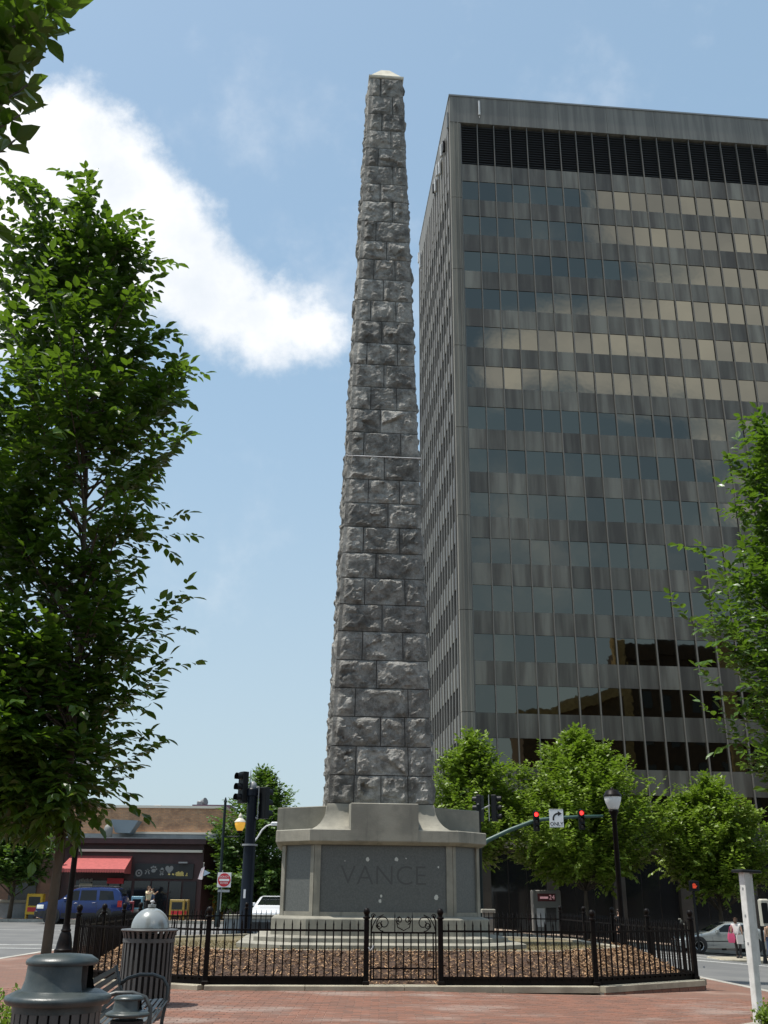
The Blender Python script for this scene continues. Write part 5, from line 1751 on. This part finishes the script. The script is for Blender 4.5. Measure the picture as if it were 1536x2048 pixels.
a_, b2_ = at(1063, 1780, 60), at(1119, 1780, 60)
g_ = G(a_.x, 60)
atm = thing('cash_machine', 'grey cash machine kiosk under the trees with a red lit sign on top', 'kiosk', ((a_.x+b2_.x)/2, 60, g_))
hw = (b2_.x - a_.x) / 2; ht = a_.z - g_
mat('kiosk_grey', (.20, .195, .18), .5)
MB().bbox(-hw, hw, -.3, .5, 0, ht, .04).build('body', MATS['kiosk_grey'], atm)
MB().box(-hw*.75, -hw*.18, -.315, -.302, ht*.16, ht*.58).build('keypad_panel', MATS['white_metal'], atm)
MB().box(-hw*.08, hw*.62, -.315, -.302, ht*.28, ht*.60).build('screen', MATS['dark_glass'], atm)
MB().box(-hw*.65, hw*.62, -.318, -.302, ht*.74, ht*.92).build('header', mat('dark_red', (.10, .012, .016), .5), atm)
text_mesh('lettering', '24', .34, mat('pink_glow', (.6, .35, .38), .5, emit=((.8, .42, .45), .25)), atm, T((hw*.36, -.321, ht*.83)) @ FRONT, .001)
MB().box(-hw*.48, hw*.10, -.321, -.3185, ht*.80, ht*.85).build('header_text_bar', MATS['pink_glow'], atm)

# low stone wall with a pale coping left of the pedestal
wa, wb = at(446, 1829, 41), at(560, 1829, 41)
lw = thing('low_wall', 'low grey wall with a pale coping behind the iron fence near the dark signal pole', 'wall', (wa.x, 41, 0))
Lw_ = wb.x - wa.x
MB().box(.03, Lw_, .03, .35, -.2, wa.z-.14).build('wall', MATS['grey_paint'], lw)
nC = 3
for i in range(nC): MB().bbox(Lw_*i/nC+.004, Lw_*(i+1)/nC-.004, -.03, .42, wa.z-.138, wa.z, .02).build('coping', MATS['limestone'], lw)
MB().box(Lw_*.48, Lw_*.92, .02, .029, wa.z-.6, wa.z-.26).build('panel', MATS['black_paint'], lw)

# pale kinked handrail beyond the fence corner
r0_, r1_, r2_ = at(1357, 1838, 31), at(1366, 1848, 31), at(1373, 1850, 31)
g_ = G(r0_.x, 31)
hr = thing('handrail', 'short pale metal handrail with a kinked end beyond the fence corner', 'handrail', (r0_.x, 31, g_))
o_ = Vector((r0_.x, 31, g_))
q = MB(); q.tube([r0_-o_, r0_-o_+Vector((.05,0,.0)), r1_-o_, r2_-o_, r2_-o_+Vector((.5,1.5,-.2))], .024, 6); q.build('rail', MATS['limestone'], hr)
q = MB(); 
for p_ in (r0_-o_+Vector((.06,0,-.01)), r2_-o_): q.tube([p_, Vector((p_.x, p_.y, 0))], .02, 6)
q.build('post', MATS['limestone'], hr)

# newspaper boxes by the shop
def news_box(label, px, py, Y, w2, h, colr, name):
    c = at(px, py, Y); g0 = 0
    t = thing('newspaper_box', label, 'newspaper box', (c.x, Y, g0), 0, 'newspaper boxes on the pavement')
    mt = mat(name, colr, .5)
    MB().bbox(-w2, w2, -.2, .25, .22, h, .02).build('cabinet', mt, t)
    MB().box(-w2*.72, w2*.72, -.206, -.199, h*.52, h*.88).build('window', MATS['dark_glass'], t)
    MB().box(-w2*.75, w2*.75, -.208, -.199, h*.28, h*.46).build('front_card', MATS['shop_white'] if colr[0] < .3 else MATS['sign_red'], t)
    for s in (-1, 1): MB().box(s*w2*.9-.03, s*w2*.9+.03, -.16, .2, 0, .218).build('leg', mt, t)
news_box('yellow newspaper box in front of the blue car nose', 69, 1818, 58.0, .44, 1.28, (.62, .38, .02), 'box_yellow')
news_box('white and blue newspaper box behind the blue car', 274, 1815, 57.6, .32, 1.2, (.20, .38, .48), 'box_blue')
news_box('dull yellow newspaper box beside the shop door', 354, 1828, 57.6, .40, 1.05, (.36, .24, .05), 'box_tan')
news_box('narrow dull yellow newspaper box next to the shop corner', 368, 1828, 57.8, .22, 1.05, (.30, .20, .05), 'box_ochre')
news_box('red newspaper box with white card by the people outside the shop', 258, 1832, 57.5, .25, .95, (.22, .03, .04), 'box_red')
# stone seat wall at the far pavement
pw_ = at(40, 1815, 59.5)
sw = thing('stone_seat', 'pale stone seat wall on the far pavement in the shade', 'wall', (pw_.x, 59.5, 0))
MB().bbox(-1.1, .9, -.2, .3, 0, .8, .03).build('block', MATS['grey_paint'], sw)
MB().bbox(-1.4, 1.2, -.3, .4, .802, .95, .03).build('slab', MATS['limestone'], sw)
# ------------------------------------------------------------------ vehicles
mat('blue_paint', (.005, .022, .115), .22, coat=.5, spec=.4)
mat('silver_paint', (.44, .47, .46), .25, metal=.55, coat=.5)
mat('white_paint', (.66, .68, .70), .3, coat=.4)
mat('car_glass', (.008, .010, .011), .05, spec=.3)
mat('alloy', (.45, .46, .46), .3, metal=.8)
mat('dark_trim', (.018, .019, .02), .6)
mat('headlight', (.75, .75, .70), .12, spec=.8)
mat('tail_light', (.42, .02, .015), .25)
mat('chrome', (.6, .6, .6), .15, metal=1)
def smooth_prof(P, x):
    xs = [p[0] for p in P]; ys = [p[1] for p in P]
    return float(np.interp(x, xs, ys))
def vehicle(name, label, cat, loc, rz, spec):
    """x runs from nose (0) to tail (L); y across; local origin under the middle of the car"""
    t = thing(name, label, cat, loc, rz)
    L, W = spec['L'], spec['W']; W2 = W / 2
    top, belt, bot = spec['top'], spec['belt'], spec['bot']
    def half_w(x, z):
        e = min(x, L - x)
        plan = W2 * (1 - .16 * max(0, 1 - e / .7) ** 2)
        b = smooth_prof(belt, x)
        if z <= b:
            mid = (b + .45) / 2
            return plan * (1 - .035 * ((z - mid) / .4) ** 2)
        return plan * .985 - (z - b) * spec['tumble']
    xs = sorted(set([i * L / 44 for i in range(45)]))
    rings = []
    for x in xs:
        zt, zb, b = smooth_prof(top, x), smooth_prof(bot, x), smooth_prof(belt, x)
        b = min(b, zt - .01)
        zsamp = [zb, zb + (b-zb)*.25, zb + (b-zb)*.55, zb + (b-zb)*.85, b, b + (zt-b)*.5, zt - .035, zt]
        pr = []
        for i, z in enumerate(zsamp):
            hw = half_w(x, z)
            if i == 0: hw -= .06
            if i == len(zsamp) - 1: hw -= .09 if zt > b + .1 else .05
            pr.append((hw, z))
        cx = x - L/2
        rings.append([(cx, -h, z) for h, z in pr] + [(cx, h, z) for h, z in reversed(pr)])
    q = MB(); q.rings([list(reversed(r)) for r in rings])
    q.build('body', spec['paint'], t, 35)
    def panel(poly, nm, mt, off=.006, sides=(-1, 1), th=.01, par=t):
        for s in sides:
            q = MB()
            def pt(x, z, o): return (x - L/2, s * (half_w(x, z) + o), z)
            # subdivide edges so the panel follows the body
            P = []
            for (a, b) in zip(poly, poly[1:] + poly[:1]):
                for k in range(3):
                    P.append((a[0] + (b[0]-a[0])*k/3, a[1] + (b[1]-a[1])*k/3))
            if s > 0: P = P[::-1]
            cxm, czm = sum(p[0] for p in P)/len(P), sum(p[1] for p in P)/len(P)
            n = len(P)
            v = [pt(x, z, off) for x, z in P] + [pt(x, z, off - th) for x, z in P] + [pt(cxm, czm, off)]
            f = [(i, (i+1) % n, 2*n) for i in range(n)] + [((i+1) % n, i, n+i, n+(i+1) % n) for i in range(n)]
            q.add(v, f); q.build(nm, mt, par)
    for w_ in spec['windows']: panel(w_, 'side_window', MATS['car_glass'])
    for w_ in spec.get('cladding', []): panel(w_, 'lower_cladding', MATS['dark_trim'], .004)
    for w_ in spec.get('trim', []): panel(w_, 'trim_strip', MATS['dark_trim'], .009)
    for (a, b) in spec['seams']:
        w_ = .006
        panel([(a[0]-w_, a[1]), (a[0]+w_, a[1]), (b[0]+w_, b[1]), (b[0]-w_, b[1])], 'door_seam', MATS['dark_trim'], .002, th=.004)
    for (x, z) in spec['handles']:
        for s in (-1, 1):
            y = s * half_w(x, z)
            MB().bbox(x-L/2-.09, x-L/2+.09, y-.02, y+.02, z-.018, z+.018, .006).build('door_handle', spec['paint'], t)
    # windscreen and rear window lie on the sloping top
    for (xa, xb, nm) in spec['screens']:
        q = MB()
        for (A, B) in ((xa, xb),):
            n = 6; vs = []
            for i in range(n + 1):
                x = A + (B - A) * i / n; z = smooth_prof(top, x)
                hw = half_w(x, z) - .13
                vs += [(x-L/2, -hw, z+.006), (x-L/2, hw, z+.006)]
            q.add(vs, [(2*i, 2*i+2, 2*i+3, 2*i+1) for i in range(n)])
        q.build(nm, MATS['car_glass'], t)
    for xw in spec['wheels']:
        r = spec['r']
        for s in (-1, 1):
            y = s * (W2 - .09)
            Mw = T((xw - L/2, y, r)) @ Matrix.Rotation(-s * pi/2, 4, 'X')
            # dark arch
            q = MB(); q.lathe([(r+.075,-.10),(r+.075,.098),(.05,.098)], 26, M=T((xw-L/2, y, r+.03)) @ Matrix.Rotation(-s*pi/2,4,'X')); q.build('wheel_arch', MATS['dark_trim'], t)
            wh = thing('wheel', None, None); wh.parent = t
            q = MB(); q.lathe([(r*.62,-.11),(r*.93,-.11),(r,-.07),(r,.08),(r*.94,.115),(r*.66,.112)], 28, M=Mw); q.build('tyre', MATS['rubber'], wh, 40)
            q = MB(); q.lathe([(r*.66,.112),(r*.62,.118),(r*.58,.09),(r*.55,.055),(.02,.055)], 28, M=Mw)
            q.build('wheel_well', MATS['black_plastic'], wh, 40)
            q = MB(); q.lathe([(r*.60,.10),(r*.655,.12),(r*.655,.124),(r*.59,.112)], 28, M=Mw)
            for k in range(5):
                a = 2*pi*k/5 + .3
                q.box(-.05, .05, r*.10, r*.62, .075, .112, Mw @ Matrix.Rotation(a, 4, 'Z'))
            q.lathe([(r*.20,.07),(r*.19,.115),(.005,.122)], 14, M=Mw)
            q.build('rim', MATS['alloy'], wh)
    for (x0, x1, z0, z1) in spec['heads']: panel([(x0,z0),(x1,z0),(x1,z1),(x0,z1)], 'headlight', MATS['headlight'], .012)
    for (x0, x1, z0, z1) in spec['tails']: panel([(x0,z0),(x1,z0),(x1,z1),(x0,z1)], 'tail_light', MATS['tail_light'], .012)
    for (x, z) in spec['mirrors']:
        for s in (-1, 1):
            y = s * (half_w(x, z) + .09)
            MB().bbox(x-L/2-.07, x-L/2+.09, y-.09, y+.09, z-.02, z+.13, .025).build('wing_mirror', spec['paint'], t)
    for e in spec.get('extra', []): e(t, L, half_w)
    return t

def roof_rack(t, L, half_w):
    q = MB()
    for s in (-1, 1): q.tube([(1.65-L/2, s*.58, 1.74), (1.85-L/2, s*.58, 1.79), (3.7-L/2, s*.58, 1.79), (3.9-L/2, s*.58, 1.74)], .02, 6)
    q.build('roof_rail', MATS['dark_trim'], t)
def bumpers(zc_, h, mt):
    def f(t, L, half_w):
        for x0, x1 in ((-.06, .28), (L-.28, L+.07)):
            q = MB(); q.bbox(x0-L/2, x1-L/2, -.80, .80, zc_-h, zc_+h, .06); q.build('bumper', mt, t)
    return f
suv = dict(L=4.4, W=1.80, paint=MATS['blue_paint'], r=.35, tumble=.24,
    top=[(0,.86),(.10,.98),(.6,1.06),(1.15,1.12),(1.75,1.62),(2.05,1.71),(3.2,1.74),(3.95,1.70),(4.18,1.50),(4.33,1.08),(4.4,.80)],
    belt=[(0,.80),(1.1,1.04),(4.2,1.10),(4.4,.8)], bot=[(0,.36),(.3,.26),(4.1,.28),(4.4,.40)],
    windows=[[(1.42,1.11),(2.12,1.12),(2.12,1.58),(1.86,1.58)], [(2.20,1.12),(3.02,1.13),(2.98,1.60),(2.20,1.59)], [(3.16,1.14),(3.92,1.16),(3.80,1.56),(3.14,1.59)]],
    cladding=[[(.1,.36),(.62,.30),(.62,.62),(.1,.62)], [(1.33,.30),(3.05,.30),(3.05,.55),(1.33,.52)], [(3.85,.36),(4.3,.42),(4.3,.66),(3.9,.62)]],
    seams=[((1.36,.55),(1.36,1.04)), ((2.16,.55),(2.16,1.08)), ((3.07,.62),(3.07,1.08))], handles=[(2.00,.98),(2.92,1.0)],
    screens=[(1.20,1.74,'windscreen'), (4.0,4.24,'rear_window')], wheels=[.86,3.48],
    heads=[(.05,.42,.72,.90)], tails=[(4.10,4.30,.82,1.12)], mirrors=[(1.48,1.10)], extra=[roof_rack, bumpers(.50,.15,MATS['dark_trim'])])
c = at(160, 1845, 53.2)
vehicle('parked_car', 'blue sport utility car with dark lower trim waiting before the corner shop', 'car', (c.x, 53.6, G(c.x, 53.6) - .13), 0, suv)
sedan = dict(L=4.75, W=1.80, paint=MATS['silver_paint'], r=.325, tumble=.36,
    top=[(0,.60),(.15,.70),(.7,.82),(1.45,.93),(2.05,1.24),(2.45,1.38),(2.95,1.42),(3.5,1.36),(4.15,1.06),(4.55,1.02),(4.7,.90),(4.75,.66)],
    belt=[(0,.58),(.2,.66),(1.4,.88),(3.6,.96),(4.6,.94),(4.75,.6)], bot=[(0,.30),(.3,.20),(4.4,.22),(4.75,.34)],
    windows=[[(1.75,.95),(2.72,.96),(2.70,1.30),(2.30,1.27)], [(2.80,.97),(3.62,.99),(3.35,1.28),(2.80,1.31)]],
    trim=[[(1.2,.50),(3.5,.52),(3.5,.56),(1.2,.54)]],
    seams=[((1.62,.30),(1.62,.90)), ((2.76,.30),(2.76,.94)), ((3.62,.50),(3.66,.95))], handles=[(2.60,.83),(3.5,.85)],
    screens=[(1.52,2.42,'windscreen'), (3.55,4.10,'rear_window')], wheels=[.92,3.66],
    heads=[(.10,.50,.56,.70)], tails=[(4.45,4.72,.70,.86)], mirrors=[(1.86,.95)], extra=[bumpers(.42,.12,MATS['silver_paint'])])
c = at(1388, 1905, 53.6)
xcar = c.x + 4.75/2 - .88
vehicle('parked_car', 'silver saloon car standing on the sloping street by the woman', 'car', (xcar, 53.6, G(xcar, 53.6) + .03), 0, sedan)
van = dict(L=4.9, W=1.9, paint=MATS['white_paint'], r=.34, tumble=.2,
    top=[(0,.85),(.2,1.0),(.8,1.12),(1.5,1.80),(2,1.92),(4.6,1.92),(4.85,1.75),(4.9,.9)], belt=[(0,.8),(1,1.1),(4.9,1.1)], bot=[(0,.34),(4.9,.36)],
    windows=[[(1.35,1.2),(2.2,1.2),(2.2,1.7),(1.75,1.7)]], seams=[((2.3,.4),(2.3,1.7))], handles=[(2.1,1.0)],
    screens=[(.92,1.52,'windscreen')], wheels=[.95,3.9], heads=[(.05,.35,.72,.9)], tails=[(4.7,4.86,.8,1.3)], mirrors=[(1.3,1.15)])
c = at(551, 1810, 56)
white_car = dict(sedan, paint=MATS['white_paint'], extra=[bumpers(.42,.12,MATS['white_paint'])])
vehicle('parked_car', 'white car facing the square half hidden between pedestal and signal pole', 'car', (c.x, 55.0, -.13), radians(88), white_car)

# ------------------------------------------------------------------ people
mat('skin', (.42, .25, .17), .6)
mat('hair_brown', (.085, .042, .022), .6)
mat('hair_dark', (.03, .018, .012), .6)
mat('cloth_cream', (.62, .55, .36), .85)
mat('cloth_white', (.66, .62, .58), .85)
mat('cloth_black', (.014, .013, .014), .85)
mat('cloth_denim', (.05, .075, .14), .85)
mat('cloth_pink', (.55, .07, .16), .7)
mat('shoe_dark', (.02, .018, .016), .6)
def skin_obj(name, J, E_, mt, parent, root=0, sub=2):
    """continuous limb surface grown from joints J = [(pos, radius)]"""
    me = bpy.data.meshes.new(name)
    me.from_pydata([tuple(p) for p, r in J], E_, [])
    me.materials.append(mt)
    o = link(name, me, parent)
    sm = o.modifiers.new('skin', 'SKIN')
    sm.use_smooth_shade = True
    sv = me.skin_vertices[0].data
    for i, (p, r) in enumerate(J):
        rr = r if hasattr(r, '__len__') else (r, r)
        sv[i].radius = rr
        sv[i].use_root = (i == root)
    ss_ = o.modifiers.new('sub', 'SUBSURF'); ss_.levels = ss_.render_levels = sub
    return o
def person(label, loc, rz, H, hair, shirt, trousers, arms, stride=.12, skirt=False, bag=None, long_hair=True, sleeves=True):
    """standing figure facing local -y; ARMS: elbow and hand offsets from each shoulder for (left, right)"""
    t = thing('person', label, 'person', loc, rz)
    s = H / 1.7
    V3 = lambda x, y, z: Vector((x*s, y*s, z*s))
    sh = {-1: V3(-.185, 0, 1.40), 1: V3(.185, 0, 1.40)}
    hip = {-1: V3(-.095, 0, .90), 1: V3(.095, 0, .90)}
    knee = {k: V3(k*.095, -.5*k*stride - .02, .49) for k in (-1, 1)}
    ank = {k: V3(k*.09, -k*stride + .02, .07) for k in (-1, 1)}
    toe = {k: V3(k*.10, -k*stride - .14, .035) for k in (-1, 1)}
    J, E_ = [], []
    def add(p, r, par=None):
        J.append((p, r if not hasattr(r, '__len__') else tuple(r)))
        if par is not None: E_.append((par, len(J) - 1))
        return len(J) - 1
    pel = add(V3(0, 0, .95), (.15*s, .11*s))
    wai = add(V3(0, 0, 1.10), (.125*s, .095*s), pel)
    che = add(V3(0, 0, 1.30), (.155*s, .11*s), wai)
    nec = add(V3(0, 0, 1.45), .055*s, che)
    jaw = add(V3(0, -.015, 1.52), (.062*s, .07*s), nec)
    hed = add(V3(0, .0, 1.62), (.075*s, .092*s), jaw)
    add(V3(0, .0, 1.685), (.045*s, .06*s), hed)
    el, ha = {}, {}
    for i, k in enumerate((-1, 1)):
        eo, ho = arms[i]
        el[k] = sh[k] + V3(*eo); ha[k] = sh[k] + V3(*ho)
        a = add(sh[k], .052*s, che); b = add(el[k], .038*s, a); w_ = add(ha[k], .026*s, b)
        dv = (ha[k] - el[k]).normalized()
        sd_ = dv.cross(Vector((0, 1, 0))); sd_ = sd_.normalized() if sd_.length > .1 else Vector((1, 0, 0))
        pm_ = add(ha[k] + dv*.06*s, (.034*s, .018*s), w_)
        for j, fl in enumerate((.075, .088, .082, .062)):
            b_ = add(ha[k] + dv*.085*s + sd_*(j-1.5)*.021*s, .010*s, pm_)
            add(ha[k] + dv*(.085+fl*.85)*s + sd_*(j-1.5)*.022*s + Vector((0, -.02*s, 0)), .007*s, b_)
        th = add(ha[k] + dv*.045*s - sd_*.045*s, .011*s, pm_)
        add(ha[k] + dv*.085*s - sd_*.058*s, .008*s, th)
    for k in (-1, 1):
        a = add(hip[k], .085*s, pel); b = add(knee[k], .056*s, a); c_ = add(ank[k], .036*s, b); add(toe[k], .034*s, c_)
    body = skin_obj('body', J, E_, MATS['skin'], t)
    # face
    for k in (-1, 1):
        q = MB(); q.lathe([(.004*s, -.006*s), (.011*s, 0), (.004*s, .006*s)], 8, tuple(V3(k*.030, -.082, 1.615))); q.build('eye', MATS['black_plastic'], t)
        q = MB(); q.lathe([(.004*s,-.025*s),(.016*s,0),(.004*s,.025*s)], 8, tuple(V3(k*.082, .0, 1.60))); q.build('ear', MATS['skin'], t)
    q = MB(); q.rings([[tuple(V3(x, -.075, 1.61)) for x in (-.008, .008)] + [tuple(V3(0, -.085, 1.615))], [tuple(V3(x, -.085, 1.575)) for x in (-.016, .016)] + [tuple(V3(0, -.108, 1.58))]]); q.build('nose', MATS['skin'], t)
    MB().box(-.022*s, .022*s, -.090*s, -.074*s, 1.538*s, 1.548*s).build('mouth', mat_lip, t)
    # hair
    HJ = [(V3(0, .035, 1.60), (.088*s, .085*s)), (V3(0, .028, 1.665), (.082*s, .085*s)), (V3(0, .02, 1.715), (.04*s, .05*s))]
    HE = [(0, 1), (1, 2)]
    if long_hair:
        HJ.append((V3(0, .085, 1.48), (.07*s, .045*s))); HE.append((0, 3))
    skin_obj('hair', HJ, HE, hair, t)
    # clothes
    SJ = [(V3(0, 0, .93), (.165*s, .125*s)), (V3(0, 0, 1.10), (.14*s, .11*s)), (V3(0, 0, 1.30), (.168*s, .125*s)), (V3(0, 0, 1.42), (.085*s, .075*s))]
    SE = [(0, 1), (1, 2), (2, 3)]
    for k in (-1, 1):
        SJ.append((sh[k], .064*s)); SE.append((2, len(SJ) - 1))
        e2 = sh[k].lerp(el[k], .98 if sleeves else .35); SJ.append((e2, .052*s)); SE.append((len(SJ) - 2, len(SJ) - 1))
    skin_obj('shirt', SJ, SE, shirt, t)
    TJ = [(V3(0, 0, .97), (.16*s, .125*s))]; TE = []
    for k in (-1, 1):
        i0 = len(TJ)
        TJ += [(hip[k], .098*s), (knee[k], .07*s), (ank[k] + V3(0, 0, .02), .058*s)]
        TE += [(0, i0), (i0, i0+1), (i0+1, i0+2)]
    skin_obj('trousers', TJ, TE, trousers, t)
    for k in (-1, 1):
        q = MB(); a = ank[k]; q.bbox(a.x-.045*s, a.x+.045*s, a.y-.19*s, a.y+.07*s, 0, .085*s, .02*s); q.build('shoe', MATS['shoe_dark'], t)
    return t, sh, ha
mat_lip = mat('lips', (.30, .10, .09), .5)
HANG = [((-.05, .02, -.29), (-.03, -.08, -.53)), ((.05, .02, -.29), (.03, -.08, -.53))]
# woman with bags by the silver car
c = at(1479, 1915, 47)
wx, wy = c.x, 47.0
wz = G(wx, wy) - .13
isl = tag(MB().bbox(wx - 1.1, wx + 4.5, wy - 1.0, wy + 1.2, wz - .3, wz + .12, .04).build('traffic_island', MATS['concrete']), kind='structure')
person('woman in a white top and dark trousers carrying a red bag by the silver car', (wx, wy, wz + .12), radians(150), 1.64, MATS['hair_brown'], MATS['cloth_white'], MATS['cloth_black'], HANG, .10, sleeves=False)
tb = thing('tote_bag', 'pink red shoulder bag at the woman beside the silver car', 'bag', (wx - .30, wy - .12, wz + .12))
q = MB(); q.rings([[(-.10,-.10,.62),(.10,-.10,.62),(.10,.10,.62),(-.10,.10,.62)],[(-.15,-.09,.80),(.15,-.09,.80),(.15,.09,.80),(-.15,.09,.80)],[(-.12,-.05,1.0),(.12,-.05,1.0),(.12,.05,1.0),(-.12,.05,1.0)]]); q.build('bag_body', MATS['cloth_pink'], tb, 30)
q = MB(); q.tube([(-.10,0,.98),(-.02,.03,1.25),(.08,.05,1.36),(.12,.02,1.2),(.10,0,.98)], .012, 5); q.build('strap', MATS['cloth_pink'], tb)
tb2 = thing('shopping_bag', 'white shopping bag hanging behind the pink bag of the woman', 'bag', (wx + .02, wy - .26, wz + .12))
q = MB(); q.rings([[(-.13,-.05,.58),(.13,-.05,.58),(.13,.05,.58),(-.13,.05,.58)],[(-.15,-.05,.95),(.15,-.05,.95),(.15,.05,.95),(-.15,.05,.95)]]); q.build('bag_body', MATS['cloth_white'], tb2)
q = MB(); q.tube([(-.09,0,.94),(-.03,0,1.1),(.05,0,1.1),(.09,0,.94)], .008, 5); q.build('handle', MATS['cloth_white'], tb2)
c = at(1540, 1905, 47)
person('passer by in a tan top walking beside the woman with bags', (c.x + .05, 47.0, wz + .12), radians(-160), 1.5, MATS['hair_dark'], mat('cloth_tan', (.36, .24, .15), .85), MATS['cloth_denim'], HANG, .08, sleeves=False)
# people outside the corner shop
c = at(287, 1840, 56.6)
ARM_UP = [((-.10, -.14, -.10), (-.02, -.36, -.04)), ((.10, -.16, -.12), (.0, -.38, -.02))]
person('woman in a cream top reaching forward outside the corner shop', (c.x, 57.3, 0), radians(60), 1.72, MATS['hair_brown'], MATS['cloth_cream'], MATS['cloth_black'], ARM_UP, .14)
c = at(298, 1840, 57.8)
person('person in blue standing close to the woman in cream', (c.x, 58.0, 0), radians(-50), 1.62, MATS['hair_dark'], MATS['cloth_denim'], MATS['cloth_denim'], HANG, .05)
# person in black under the trees
c = at(1240, 1850, 44)
person('person in black clothes with bare arms in the shade of the broad tree', (c.x, 44, G(c.x, 44) - .13), radians(20), 1.68, MATS['hair_dark'], MATS['cloth_black'], MATS['cloth_black'], HANG, .16, sleeves=False)
